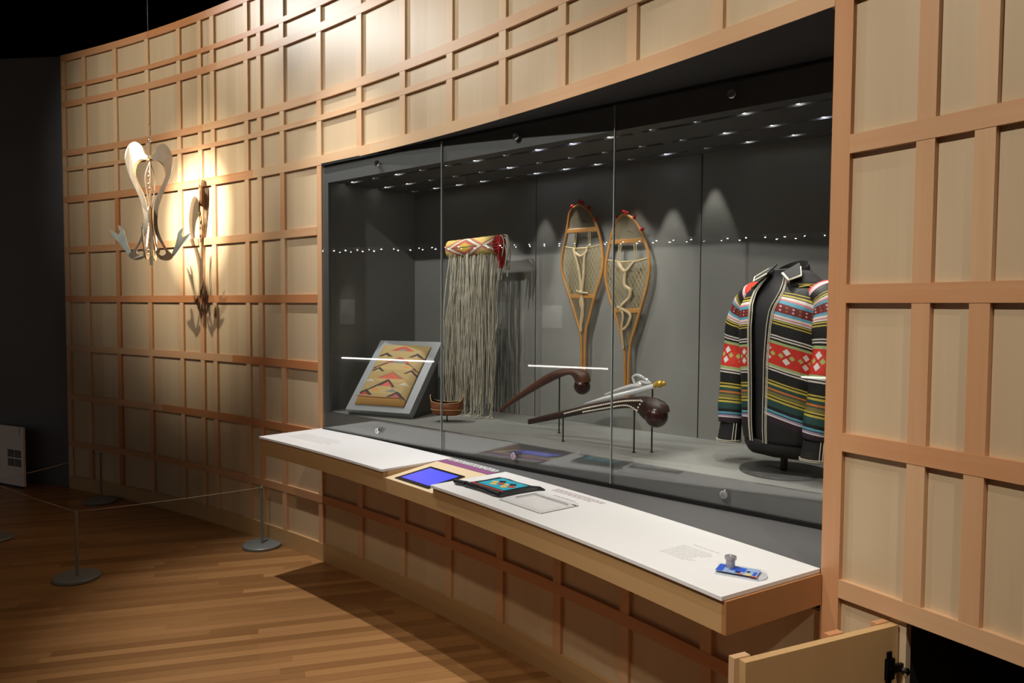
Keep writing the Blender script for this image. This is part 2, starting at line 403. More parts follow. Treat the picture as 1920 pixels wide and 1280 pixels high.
# end return of the wall and the dark space behind the low access door
m = MB(); m.arcbox(-.055, -.05, 0, .2, 0, 3.7, 'v'); struct(m.build('trim_1', FIR))
m = MB(); m.arcbox(OP1+.001, OP1+.02, .002, .34, OPZ0, OPZ1, 'v'); struct(m.build('trim_2', FIR))    # right reveal of the case opening
m = MB(); m.arcbox(OP0-.012, OP0+.001, -.001, .03, .837, OPZ1, 'v'); struct(m.build('trim_3', FIR))
m = MB()
m.arcbox(DO0-.1, DO1+.1, .62, .64, 0, .85); m.arcbox(DO0-.1, DO0-.005, T+.024, .64, 0, .85); m.arcbox(DO1+.005, DO1+.1, T+.024, .64, 0, .85); m.arcbox(DO0-.1, DO1+.1, T+.024, .64, .80, .85)
struct(m.build('wall_recess', BLACK))

# ---- low access door standing open
hinge = sp(6.688, .03, 0)
door = thing('cabinet_door', 'low maple access door swung open beside a dark opening', 'door', hinge, th(6.70)-pi/2-radians(6.4))
# local: x along the wall (to the right), y into the wall
m = MB(); m.tint = .5
vs = [(x, y, z) for x in (-.022, 0) for y in (-.55, -.02) for z in (.03, .752)]
m.add(vs, [(0, 1, 3, 2), (4, 6, 7, 5), (0, 4, 5, 1), (2, 3, 7, 6), (0, 2, 6, 4), (1, 5, 7, 3)], [(p[1], p[2]) for p in vs])
m.build('door_panel', APRON, door, bevel=.001)
for y0, y1 in ((-.565, -.515), (-.25, -.20), (-.075, -.03)):
    m = MB(); m.tint = random.random(); vs = [(x, y, z) for x in (-.042, -.0222) for y in (y0, y1) for z in (.03, .755)]
    m.add(vs, [(0, 1, 3, 2), (4, 6, 7, 5), (0, 4, 5, 1), (2, 3, 7, 6), (0, 2, 6, 4), (1, 5, 7, 3)], [(p[1], p[2]) for p in vs])
    m.build('batten', FIR, door)
m = MB(); m.tint = .3; vs = [(x, y, z) for x in (-.0405, -.0222) for y in (-.515, -.075) for z in (.366, .416)]
m.add(vs, [(0, 1, 3, 2), (4, 6, 7, 5), (0, 4, 5, 1), (2, 3, 7, 6), (0, 2, 6, 4), (1, 5, 7, 3)], [(p[2], p[1]) for p in vs]); m.build('batten', FIR, door)
hg = MB(); hg.box(.0003, .010, -.070, -.042, .612, .668); hg.box(.004, .013, -.046, -.012, .630, .650); hg.box(.0003, .005, -.064, -.048, .594, .686)
hg.build('hinge', plain('black_hinge', rgb(24, 24, 28), .3, .8), door)
hb = MB(); hb.lathe([(.008, 0), (.012, .004), (.012, .012), (.007, .016)], 14, (.018, -.022, .635), 'x'); hb.build('hinge_screw', CHROME, door)

# ================================================================== THE DISPLAY CASE
case = thing('display_case', 'large glass-fronted display case set into the curved timber wall', 'display case', gp(0, 0, 0), GROT)
A0, A1, D1, ZF, ZC, ZG0, ZG1 = -.02, 3.26, .76, .945, 2.36, .842, 2.447
# back panels with dark joints
for a, b in ((A0, 1.068), (1.074, 2.142), (2.148, A1)):
    m = MB(); m.box(a, b, D1, D1+.02, ZF-.02, ZC+.02); m.build('back_panel', CASE_GREY, case)
for q in (1.071, 2.145):
    m = MB(); m.box(q-.01, q+.01, D1+.006, D1+.02, ZF, ZC); m.build('panel_joint', GASKET, case)
for a, b in ((A0-.02, A0), (A1, A1+.02)):
    m = MB(); m.box(a, b, .012, D1+.02, ZF-.1, ZC+.1); m.build('side_panel', CASE_GREY, case)
m = MB(); m.box(A0, A1, .03, D1, .84, ZF); m.build('floor_plinth', CASE_GREY, case)
m = MB(); m.box(A0, A1, .014, .0299, .838, ZF+.001); m.build('front_kickboard', KICK, case)
m = MB(); m.box(A0, A1, .014, .034, 2.343, 2.456); m.build('front_fascia', CASE_DARK, case)
m = MB(); m.box(A0, .047, .0141, .034, ZF, 2.343); m.build('side_frame', CASE_DARK, case)
# ceiling with three slots per module
MOD = [-.02, 1.075, 2.15, 3.26]; ROWS = [.17, .43, .66]; SW = .017
m = MB()
ys = [.034]+[y for r in ROWS for y in (r-SW, r+SW)]+[D1]
for i in range(0, len(ys), 2): m.box(A0, A1, ys[i], ys[i+1], ZC, ZC+.02)
for r in ROWS:
    for k in range(1, 3): m.box(MOD[k]-.03, MOD[k]+.02, r-SW, r+SW, ZC, ZC+.02)
m.build('ceiling_panel', CASE_DARK, case)
m = MB(); m.box(A0, A1, .03, D1+.02, ZC+.055, ZC+.07); m.build('ceiling_cavity', BLACK, case)
# glass
PA = [0., 1.072, 2.142, 3.22]
for k in range(3):
    m = MB(); m.box(PA[k]+.002, PA[k+1]-.002, 0, .010, ZG0, ZG1); pane = m.build('glass_pane', GLASS, case)
    ac = [.547, 1.59, 2.67][k]
    for z in ((2.398, .888)):
        l = MB(); l.lathe([(.0185, -.0015), (.0185, -.008), (.016, -.011), (.008, -.011), (.007, -.008)], 24, (ac, 0, z), 'y'); l.lathe([(.006, -.009), (.006, -.0083)], 10, (ac, 0, z), 'y')
        l.build('glass_lock', CHROME, pane, smooth=True)
for k in (1, 2):
    m = MB(); m.box(PA[k]-.0019, PA[k]+.0019, -.0005, .0105, ZG0, ZG1); m.build('joint_seal', GLASS_EDGE, case)
for z0, z1 in ((.826, .8415), (ZG1+.0005, 2.462)):
    m = MB(); m.box(0, 3.24, -.004, .0139, z0, z1); m.build('black_channel', GASKET, case)
# sill and soffit between the wall face and the glass
def to_local(p): d = Vector((p.x, p.y, 0))-G0; return (d.dot(GD), d.dot(GN))
arc_l = [to_local(sp(3.21+(6.44-3.21)*i/40, .0008)) for i in range(41)]
arc_l = [p for p in arc_l if p[1] < -.006]
def strip(z0, z1):
    m = MB(); vs = []
    for a, d in arc_l:
        vs += [(a, d, z0), (max(a, .0), -.0045, z0), (max(a, .0), -.0045, z1), (a, d, z1)]
    n = len(arc_l); fs = [(0, 1, 2, 3), tuple(4*(n-1)+k for k in (3, 2, 1, 0))]
    for i in range(n-1):
        for k in range(4): fs.append((4*i+k, 4*i+(k+1) % 4, 4*i+4+(k+1) % 4, 4*i+4+k))
    m.add(vs, fs); return m
strip(.80, .8255).build('sill', SILL_GREY, case)
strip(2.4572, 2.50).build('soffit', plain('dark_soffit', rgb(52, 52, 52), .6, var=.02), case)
# downlights: one thing each
def make_led(mat, name='case_downlight'):
    t = thing(name, 'x', 'downlight')
    h = MB(); h.lathe([(.0145, .03), (.0145, .006), (.012, .004)], 16, capt=False); h.build('housing', STEEL, t, smooth=True)
    l = MB(); l.lathe([(.011, .006), (.0105, .001), (.007, -.003), (.003, -.0045)], 14); l.build('lens', mat, t, smooth=True)
    return t
PROT = {}
MODN = ['left', 'middle', 'right']; ROWN = ['front', 'middle', 'back']; ORD = ['first', 'second', 'third', 'fourth', 'fifth']
BR = {(0, 0): 'bdbdd', (1, 0): 'bdCCb', (2, 0): 'ddbbb', (0, 1): 'bbddd', (1, 1): 'Cdddd', (2, 1): 'dbbCb', (0, 2): 'dbbbd', (1, 2): 'CCbdC', (2, 2): 'dbbbb'}
first = {}
for k in range(3):
    for r in range(3):
        for i in range(5):
            a = [.07, 1.14, 2.21][k]+.213*i; code = BR[(k, r)][i]; mat = {'b': LED, 'd': LED_DIM, 'C': LED_BLUE}[code]
            if code not in first: t = first[code] = make_led(mat)
            else: t = copy_tree(first[code])
            t.location = gp(a, ROWS[r], ZC+.008)
            t['label'] = 'downlight, %s from left in the %s slot of the %s case section' % (ORD[i], ROWN[r], MODN[k])
            t['group'] = 'downlights in the display case ceiling'
def cspot(a, d, ta, td, tz, watts, ang, blend=.5, col=(1, .95, .86)):
    spot('spot_case', gp(a, d, ZC-.012), gp(ta, td, tz), watts, ang, blend, col, .008)
CS = [  # a, d, target a, d, z, W, angle
    (.28, .17, .42, .25, 1.2, 9, 50), (.70, .17, .72, .5, 1.9, 14, 55), (.70, .43, .75, .6, 1.0, 5, 60),
    (1.14, .43, 1.45, .66, 1.75, 12, 50), (1.56, .17, 1.6, .68, 1.75, 11, 50), (1.77, .17, 1.75, .68, 1.75, 10, 50),
    (1.14, .66, 1.15, .745, 1.2, 7, 38), (1.35, .66, 1.37, .745, 1.2, 8, 38), (1.77, .66, 1.78, .745, 1.2, 6, 38), (1.98, .66, 1.99, .75, 1.2, 12, 36), (2.0, .43, 2.1, .3, 1.1, 9, 55),
    (2.42, .43, 2.7, .3, 1.5, 16, 55), (2.63, .17, 2.75, .25, 1.6, 22, 55), (2.84, .17, 2.85, .25, 1.5, 16, 55), (2.21, .17, 2.1, .25, 1.0, 8, 60), (2.21, .69, 2.24, .75, 1.2, 6, 40),
    (1.35, .17, 1.4, .3, 1.0, 7, 60), (2.63, .43, 2.7, .1, .95, 10, 60)]
for c in CS: cspot(*c)

# ================================================================== THE LABEL LEDGE
def cl(s, r, z=0): return sp(s, r, z)
ledge = thing('label_ledge', 'long curved maple label ledge with white top under the glass', 'ledge', sp(4.8, -.2, 0))
LO = Vector(ledge.location)
class LM(MB):
    def build(s, *a, **k): s.v = [tuple(Vector(p)-LO) for p in s.v]; return MB.build(s, *a, **k)
L0, L1, RF = 3.185, 6.446, -.408
m = LM(); m.tint = .5
m.arcbox(L0+.01, 4.452, RF+.0, RF+.02, .732, .8235, 'h', off=1); m.arcbox(4.452, 4.872, RF, RF+.02, .732, .797, 'h', off=1); m.arcbox(4.872, L1-.004, RF, RF+.02, .732, .8235, 'h', off=1)
m.build('apron', APRON, ledge)
m = LM(); m.tint = .9; m.arcbox(L1-.0038, L1+.012, RF, -.004, .732, .8235, 'h'); m.build('end_board', plain('orange_end_board', rgb(172, 120, 76), .45, var=.1, scale=6), ledge)
m = LM(); m.tint = .6; m.arcbox(L0+.008, L0+.02, RF+.02, -.004, .732, .8235, 'h'); m.build('end_board', APRON, ledge)
m = LM(); m.arcbox(L0+.02, L1-.004, RF+.02, -.004, .735, .75, 'h'); m.build('underside', APRON, ledge)
m = LM(); m.arcbox(4.452, 4.462, RF+.02, -.01, .75, .8235, 'h'); m.arcbox(4.862, 4.872, RF+.02, -.01, .75, .8235, 'h'); m.build('recess_cheek', APRON, ledge)
for a, b in ((L0, 4.455), (4.865, L1+.004)):
    m = LM(); m.arcbox(a, b, RF-.01, -.0005, .8245, .837, 'h'); m.build('white_top', WHITE, ledge, bevel=.0012)
# sloping recess with screen
def slope(r): return .8 + (.8365-.8)*(r-RF)/(-.105-RF) if r < -.105 else .8365
m = LM(); m.tint = .5; n = 8
vs = []; uv = []
for i in range(n+1):
    q = 4.4625+(4.8615-4.4625)*i/n
    for r in (RF, -.105, -.002):
        vs.append(sp(q, r, slope(r)-.001)); uv.append((r, q))
    vs.append(sp(q, -.002, .752)); uv.append((0, q)); vs.append(sp(q, RF+.001, .752)); uv.append((1, q))
m.add(vs, [(5*i+j, 5*i+(j+1) % 5, 5*i+5+(j+1) % 5, 5*i+5+j) for i in range(n) for j in range(5)]+[(0, 1, 2, 3, 4), tuple(5*n+j for j in range(5))], uv)
m.build('recess_board', CREAM, ledge)
def slab(s0, s1, r0, r1, h0, h1, mat, name, par=ledge):
    m = LM(); vs = []
    for q, r in ((s0, r0), (s1, r0), (s1, r1), (s0, r1)): vs.append(sp(q, r, slope(r)+h0))
    for q, r in ((s0, r0), (s1, r0), (s1, r1), (s0, r1)): vs.append(sp(q, r, slope(r)+h1))
    m.add(vs, [(0, 1, 2, 3), (4, 5, 6, 7), (0, 1, 5, 4), (1, 2, 6, 5), (2, 3, 7, 6), (3, 0, 4, 7)]); return m.build(name, mat, par)
scr = slab(4.522, 4.80, -.388, -.186, -.0005, .0035, BEZEL, 'touch_screen')
slab(4.545, 4.777, -.366, -.206, .0036, .0042, SCREEN, 'display', scr)
slab(4.4625, 4.8615, -.104, -.052, -.0008, .0012, PURPLE, 'purple_strip')
slab(4.4625, 4.8615, -.0515, -.0022, -.0008, .001, SILL_GREY, 'grey_strip')
# printed texts: rows of short dashes
def dashes(name, s0, s1, r0, r1, rows, mat, h=.0055, z=.8372, gap=.6, parent=ledge, ragged=.25):
    m = LM()
    for k in range(rows):
        r = r0+(r1-r0)*(k+.5)/rows; q = s0; e = s1-random.random()*ragged*(s1-s0)
        while q < e:
            wl = random.uniform(.006, .026)
            if q+wl > s1: break
            m.arcbox(q, q+wl, r-h/2, r+h/2, z, z+.0003, n=1); q += wl+h*gap
    return m.build(name, mat, parent)
dashes('printed_text', 3.30, 3.75, -.30, -.17, 8, INK, .006)
dashes('printed_text', 6.075, 6.21, -.29, -.175, 11, INK, .005); dashes('printed_text', 6.09, 6.22, -.155, -.145, 1, INK, .008)
dashes('printed_text', 5.26, 5.56, -.075, -.03, 3, INKD, .009); dashes('printed_text', 5.33, 5.47, -.125, -.11, 1, INKD, .008)
dashes('printed_text', 4.47, 4.855, -.05, -.005, 3, WHITE, .011, .8376, ragged=0)

# ---- beaded bag on the ledge
def ledge_thing(name, label, cat, s, r, rz=0): return thing(name, label, cat, sp(s, r, .837), th(s)-pi/2+rz)
bag = ledge_thing('beaded_bag', 'black beaded bag with turquoise front lying on the white ledge', 'bag', 5.10, -.215)
m = MB()
out = [(-.128, -.105), (-.10, -.112), (0, -.106), (.10, -.112), (.128, -.10), (.124, 0), (.132, .09), (.150, .112), (.128, .118), (.10, .098), (0, .092), (-.06, .10), (-.10, .095), (-.122, .088), (-.118, 0)]
n = len(out)
rings = [[(x, y, .0005) for x, y in out], [(x*1.03, y*1.03, .006) for x, y in out], [(x*.95, y*.94, .014) for x, y in out], [(x*.8, y*.76, .016) for x, y in out]]
m.loft(rings); m.build('pouch', BEADK, bag, smooth=True)
m = MB(); m.tube(catmull([(-.115, -.1, .012), (-.16, -.115, .014), (-.175, -.11, .014)], 4), .011, 8); m.tube(catmull([(-.12, -.095, .01), (0, -.1, .014), (.12, -.1, .01)], 5), .012, 8); m.build('rolled_edge', BEADK, bag, smooth=True)
m = MB(); m.box(-.078, .10, -.062, .068, .0162, .0185); pn = m.build('turquoise_panel', BEADC, bag)
for cx in (-.02, .05):
    for dx, dy, mt, nm in ((0, .026, BEADK, 'black_diamond'), (.024, -.001, BEADR, 'red_diamond'), (-.02, .002, BEADY, 'yellow_diamond'), (.002, -.026, BEADY, 'yellow_diamond')):
        m = MB(); x, y = cx+dx, dy; m.prism([(x-.02, y), (x, y-.018), (x+.02, y), (x, y+.018)], .0186, .0196); m.build(nm, mt, pn)
m = MB(); m.tube([(-.105, -.074, .0165), (0, -.076, .017), (.11, -.074, .0165)], .003, 6); m.build('red_edging', BEADR, bag)

# ---- clear frame lying on the ledge
fr = ledge_thing('acrylic_holder', 'clear acrylic holder lying flat on the ledge beside the beaded bag', 'holder', 5.385, -.243)
FGREY = plain('frosted_acrylic_edge', rgb(150, 150, 152), .25, var=.02)
m = MB(); m.box(-.125, .125, -.092, .092, .0003, .004); m.build('clear_plate', ACRYL, fr)
for x0, x1, y0, y1 in ((-.128, .128, -.097, -.0925), (-.128, .128, .085, .092), (-.13, -.1255, -.097, .092), (.1255, .13, -.097, .092)):
    m = MB(); m.box(x0, x1, y0, y1, .0005, .011); m.build('rim', ACRYL, fr)
m = MB(); m.box(-.104, .1, .062, .066, .0042, .0065); m.box(-.108, -.104, -.03, .066, .0042, .0065); m.box(-.126, .126, -.0985, -.0972, .001, .004); m.box(.1302, .1315, -.097, .09, .001, .004); m.build('edge_line', FGREY, fr)

# ---- clear paddle with a knob
kf = thing('acrylic_paddle', 'clear acrylic paddle with blue print and a round knob at the ledge end', 'paddle', (.660, 2.142, .837), radians(-30))
def paddle_poly(k=1.):
    pts = [(-.062, -.040), (.045, -.040)]+[(.045+.03*sin(pi*i/10), -.040*cos(pi*i/10)) for i in range(1, 10)]+[(.045, .040), (-.072, .040)]
    return [(x*k, y*k) for x, y in pts]
m = MB(); m.prism(paddle_poly(1.), .004, .0105); m.build('clear_plate', ACRYL, kf)
m = MB(); m.prism(paddle_poly(1.), .0006, .0038); m.build('edge_band', plain('blue_grey_edge', rgb(204, 210, 220), .3), kf)
m = MB()
m.cur = 1; m.box(-.064, .052, -.036, .030, .0106, .0109)
BLUEP = [plain('blue_print', rgb(44, 92, 205), .4), plain('pale_blue_print', rgb(150, 176, 214), .4), plain('coral_print', rgb(214, 110, 90), .4), plain('pale_yellow_print', rgb(216, 206, 140), .4), plain('navy_print', rgb(24, 30, 80), .4)]
for x0, x1, y0, y1, c in [(a*.78, b*.78, q, e, f) for a, b, q, e, f in ((-.08, -.055, -.028, .028, 0), (-.055, -.038, -.03, .02, 1), (-.036, .02, -.008, .026, 0), (-.012, .006, -.022, -.008, 4), (.0, .018, -.03, -.020, 2), (.02, .045, -.01, .02, 1), (.025, .05, -.03, -.015, 3), (.05, .062, -.024, .008, 0), (.045, .072, -.034, -.026, 2), (.024, .038, -.004, .006, 2))]:
    m.cur = c; m.box(x0, x1, y0-.006, y1-.006, .0110, .0114)
m.cur = 0; m.build('print', BLUEP, kf)
m = MB(); m.lathe([(.013, .0113), (.013, .034), (.017, .036), (.017, .044), (.010, .047), (.004, .044)], 24, (-.030, .008, 0)); m.build('knob', plain('grey_knob', rgb(168, 166, 172), .25, .5, var=.03), kf, smooth=True)

# ================================================================== THINGS IN THE CASE
def case_thing(name, label, cat, a, d, z=ZF, rz=0., group=None): return thing(name, label, cat, gp(a, d, z+.0006), GROT+rz, group)

# ---- sloping board
bd = case_thing('display_board', 'grey sloping display board carrying a woven bag, left in the case', 'display stand', .43, .08, rz=radians(17.5))
BL = (.235, .0); TILT = radians(47); BT = .05
def brd(x, v, h=0):   # x across, v up the slope, h above the board
    return Vector((x, v*cos(TILT)-h*sin(TILT), BT*cos(TILT)+v*sin(TILT)+h*cos(TILT)))
BW, BLN = .225, .545
m = MB(); vs = [brd(x, v, h) for x in (-BW, BW) for v in (0, BLN) for h in (-BT, 0)]
for p in vs:
    if p.z < .0: p.z = 0
m.add(vs, [(0, 1, 3, 2), (4, 6, 7, 5), (0, 4, 5, 1), (2, 3, 7, 6), (0, 2, 6, 4), (1, 5, 7, 3)]); m.build('board', BOARDM, bd, bevel=.001)
m = MB(); m.prism([(.07, 0), (.36, 0), (.36, .37), (.34, .36)], -BW+.02, BW-.02, lambda x, y, z: (z, x, y)); m.build('rear_support', CASE_DARK, bd)

# ---- woven bag on the board
def bag_mat():
    m, nt, b = nodes('corn_husk_weave')
    uv = N(nt, 'ShaderNodeUVMap'); sx = N(nt, 'ShaderNodeSeparateXYZ'); nt.links.new(uv.outputs[0], sx.inputs[0]); u, v = sx.outputs[0], sx.outputs[1]
    cv = N(nt, 'ShaderNodeCombineXYZ'); nt.links.new(math_(nt, 'MULTIPLY', u, 120), cv.inputs[0]); nt.links.new(math_(nt, 'MULTIPLY', v, 200), cv.inputs[1])
    nz = N(nt, 'ShaderNodeTexNoise'); nz.inputs['Scale'].default_value = .6; nt.links.new(cv.outputs[0], nz.inputs['Vector'])
    col = mixc(nt, nz.outputs['Fac'], rgb(192, 168, 116), rgb(162, 134, 84))
    def tri(col, cx, v0, hw, hh, inner, outer, th_=.012):
        # upward triangle standing on v0: border colour outer, filling inner
        du = math_(nt, 'ABSOLUTE', math_(nt, 'SUBTRACT', u, cx)); dv = math_(nt, 'SUBTRACT', v, v0)
        e = math_(nt, 'ADD', math_(nt, 'MULTIPLY', du, 1/hw), math_(nt, 'MULTIPLY', dv, 1/hh))
        ins = math_(nt, 'MULTIPLY', math_(nt, 'LESS_THAN', e, 1), math_(nt, 'GREATER_THAN', dv, 0))
        col = mixc(nt, ins, col, outer)
        ins2 = math_(nt, 'MULTIPLY', math_(nt, 'LESS_THAN', e, 1-th_/hh*2.2), math_(nt, 'GREATER_THAN', dv, 0))
        return mixc(nt, ins2, col, inner)
    H = rgb(180, 148, 90); K = rgb(74, 56, 52); RD = rgb(180, 80, 62); GR = rgb(130, 132, 128); PK = rgb(206, 112, 82); OR = rgb(214, 142, 72)
    # large stepped triangles, bottom to top
    H2 = rgb(190, 164, 110)
    col = tri(col, .5, .87, .26, .075, GR, RD, .02)
    for cx in (.2, .85): col = tri(col, cx, .765, .17, .075, H2, K, .02)
    col = tri(col, .52, .545, .50, .22, H2, rgb(104, 60, 56), .016); col = tri(col, .55, .655, .25, .11, GR, RD, .016); col = tri(col, .76, .575, .17, .065, OR, H2); col = tri(col, .28, .565, .16, .06, rgb(200, 168, 84), H2)
    col = tri(col, .2, .505, .15, .075, H2, K, .016); col = tri(col, .9, .48, .15, .07, H2, K, .016)
    col = tri(col, .5, .335, .50, .19, H2, rgb(176, 140, 88), .01); col = tri(col, .53, .385, .30, .125, rgb(204, 96, 74), rgb(150, 110, 84)); col = tri(col, .14, .33, .2, .07, rgb(192, 186, 172), H); col = tri(col, .88, .29, .17, .075, rgb(192, 186, 172), H)
    col = tri(col, .5, .135, .42, .24, H2, K, .018)
    col = tri(col, .53, .26, .18, .115, rgb(212, 98, 84), K, .016); col = tri(col, .70, .165, .2, .085, GR, H2); col = tri(col, .36, .175, .16, .075, OR, H2)
    col = tri(col, .17, .10, .18, .10, RD, K, .02); col = tri(col, .82, .085, .19, .10, rgb(176, 92, 86), K, .02)
    col = mixc(nt, math_(nt, 'LESS_THAN', v, .07), col, rgb(186, 140, 78))
    nt.links.new(col, b.inputs['Base Color']); b.inputs['Roughness'].default_value = .75
    bp = N(nt, 'ShaderNodeBump'); bp.inputs['Strength'].default_value = .25; bp.inputs['Distance'].default_value = .002
    nt.links.new(nz.outputs['Fac'], bp.inputs['Height']); nt.links.new(bp.outputs[0], b.inputs['Normal']); return m
BAGM = bag_mat()
wb = case_thing('woven_bag', 'tan woven flat bag with coloured triangle pattern on the sloping board', 'bag', .43, .08, rz=radians(17.5))
m = MB(); NX, NV = 14, 22; TH = .042
def bagpt(i, j, top):
    u = i/NX; v = j/NV; x = -.172+.344*u; x *= 1.0-.02*sin(v*pi)
    e = min(u, 1-u, v*1.1, (1-v)*1.1)/.09; e = max(0., min(1, e)); b_ = sqrt(1-(1-e)**2)
    vv = .04+.455*v + .008*sin(u*pi)*(1 if v > .9 else 0)
    h = .0012+(TH*.25+TH*.75*b_*(1-.45*v) if top else 0)
    return brd(x, vv, h)
for top in (0, 1):
    vs = [bagpt(i, j, top) for j in range(NV+1) for i in range(NX+1)]; uv = [(i/NX, j/NV) for j in range(NV+1) for i in range(NX+1)]
    W = NX+1; m.add(vs, [(j*W+i, j*W+i+1, (j+1)*W+i+1, (j+1)*W+i) for j in range(NV) for i in range(NX)], uv)
per = [(i, 0) for i in range(NX)]+[(NX, j) for j in range(NV)]+[(i, NV) for i in range(NX, 0, -1)]+[(0, j) for j in range(NV, 0, -1)]
vs = [bagpt(i, j, 0) for i, j in per]+[bagpt(i, j, 1) for i, j in per]; n = len(per)
m.add(vs, [(k, (k+1) % n, n+(k+1) % n, n+k) for k in range(n)], [(.02+.96*i/NX, .02+.96*j/NV) for i, j in per]*2)
m.build('pouch', BAGM, wb, smooth=True, sharp=70)
m = MB(); m.tube([brd(-.16, .075, .0425), brd(0, .072, .0428), brd(.16, .075, .0425)], .0025, 6); m.build('bottom_seam', plain('red_brown_thread', rgb(150, 90, 56), .7), wb)

# ---- bark basket on its pin
def pin(a, d, z1, label, r=.0038):
    t = case_thing('mount_pin', label, 'mount', a, d); m = MB(); m.lathe([(r, 0), (r, z1-ZF)], 10); m.build('rod', PINM, t, smooth=True)
    m = MB(); m.lathe([(r*2.2, 0), (r*2.2, .003)], 14); m.build('foot', PINM, t)
    return t
pin(.846, .255, .982, 'short wire mount under the bark basket')
bk = thing('bark_basket', 'small brown bark basket with raised corner lugs, on a wire mount', 'basket', gp(.846, .255, .983), radians(-6))
def brings(k, inner):
    rings = []
    for z, wx, wy in ((0, .062, .035), (.006, .078, .046), (.03, .088, .055), (.055, .092, .058), (.078, .094, .052)):
        ring = []
        for i in range(32):
            a = 2*pi*i/32; cx, cy = cos(a), sin(a); q = (abs(cx)**3+abs(cy)**3)**(-1/3)
            lug = max(0, abs(cx)-.72)/.28
            zz = z+(.034*lug**1.5 - .012*(1-abs(cx)) if z > .07 else 0)
            ring.append((wx*cx*q*k, wy*cy*q*k, zz+(.004 if inner else 0)*(z < .01)))
        rings.append(ring)
    return rings
m = MB(); m.loft(brings(1, 0), caps=False); m.add([p for p in brings(1, 0)[0]], [tuple(range(32))[::-1]]); m.build('shell', BASK, bk, smooth=True)
m = MB(); m.loft(brings(.95, 1), caps=False); m.add([p for p in brings(.95, 1)[0]], [tuple(range(32))]); m.build('lining', BASKIN, bk, smooth=True)
for zz in (.034, .080):
    m = MB(); pts = []
    for i in range(28):
        a = 2*pi*i/28; cx, cy = cos(a), sin(a); q = (abs(cx)**3+abs(cy)**3)**(-1/3); lug = max(0, abs(cx)-.72)/.28
        pts.append((.0895*cx*q if zz < .05 else .0945*cx*q, (.0565 if zz < .05 else .0525)*cy*q, zz+(0 if zz < .05 else .034*lug**1.5-.012*(1-abs(cx)))))
    m.tube(pts, .0022, 6, closed=True); m.build('root_binding', ROOTL, bk)

# ---- woven strap with long fringe
def band_mat():
    m, nt, b = nodes('painted_band')
    uv = N(nt, 'ShaderNodeUVMap'); sx = N(nt, 'ShaderNodeSeparateXYZ'); nt.links.new(uv.outputs[0], sx.inputs[0]); u, v = sx.outputs[0], sx.outputs[1]
    e = math_(nt, 'ADD', math_(nt, 'MULTIPLY', math_(nt, 'ABSOLUTE', math_(nt, 'SUBTRACT', math_(nt, 'FRACT', u), .5)), 2.0), math_(nt, 'MULTIPLY', math_(nt, 'ABSOLUTE', math_(nt, 'SUBTRACT', v, .5)), 1.75))
    cr = N(nt, 'ShaderNodeValToRGB'); cr.color_ramp.interpolation = 'CONSTANT'
    st = [(0, rgb(196, 170, 60)), (.42, rgb(190, 130, 76)), (.52, rgb(176, 84, 70)), (.72, rgb(84, 84, 120)), (.77, rgb(206, 198, 170)), (.98, rgb(90, 90, 116)), (1.03, rgb(180, 110, 92)), (1.2, rgb(200, 178, 104))]
    els = cr.color_ramp.elements
    els[0].position = 0; els[0].color = st[0][1]; els[1].position = st[1][0]; els[1].color = st[1][1]
    for p, c in st[2:]: x = els.new(p/1.6 if False else min(p, 1.)); x.color = c
    nt.links.new(math_(nt, 'MULTIPLY', e, .8), cr.inputs[0])
    for i, (p, c) in enumerate(st): els[i].position = min(1, p*.8)
    nz = N(nt, 'ShaderNodeTexNoise'); nz.inputs['Scale'].default_value = 60; nt.links.new(uv.outputs[0], nz.inputs['Vector'])
    stripe = math_(nt, 'LESS_THAN', math_(nt, 'ABSOLUTE', math_(nt, 'SUBTRACT', v, .5)), .028)
    c = mixc(nt, math_(nt, 'MULTIPLY', stripe, math_(nt, 'LESS_THAN', e, .75)), cr.outputs[0], rgb(70, 72, 60))
    c = mixc(nt, .35, c, mixc(nt, nz.outputs['Fac'], rgb(120, 100, 80), rgb(230, 210, 170)), 'MULTIPLY')
    nt.links.new(c, b.inputs['Base Color']); b.inputs['Roughness'].default_value = .75; return m
st_ = case_thing('fringed_strap', 'colourful diamond-patterned burden strap hung with long pale cord fringe', 'strap', .775, .55)
BA0, BA1 = -.20, .20
m = MB(); rings = []; uv = []
NU = 30
for j in range(NU+1):
    x = BA0+(BA1-BA0)*j/NU; rr = .054+.0008*sin(j*1.3)
    ring = []
    for k in range(20):
        a = 2*pi*k/20; ring.append((x, .75*rr*cos(a)-.02, 1.0+rr*sin(a)+.012*(j/NU))); uv.append(((j/NU)*1.35-.05, .5+.5*sin(a)))
    rings.append(ring)
m.loft(rings, uvs=uv); m.build('woven_band', band_mat(), st_, smooth=True)
m = MB()
for k in range(16):
    a = 2*pi*k/16; r0 = .045
    p = Vector((BA1, r0*.7*cos(a)-.02, 1.012+r0*sin(a)))
    m.tube(catmull([p, p+Vector((.03, 0, .005)), p+Vector((.05, -.01, -.03)), p+Vector((.045, -.01, -.06-.05*random.random()))], 3), .006, 5)
m.build('rolled_end', REDY, st_, smooth=True)
m = MB()
for k in range(14):
    p = Vector((BA1+.01+.07*random.random(), random.uniform(-.06, .02), 1.06-.06*random.random()))
    L = random.uniform(.10, .22)
    m.tube(catmull([p+Vector((-.02, 0, .005)), p, p+Vector((.012, 0, -.4*L)), p+Vector((random.uniform(-.01, .015), 0, -L))], 3), .0035, 5)
m.build('end_fringe', FRINGE, st_, smooth=True)
m = MB()
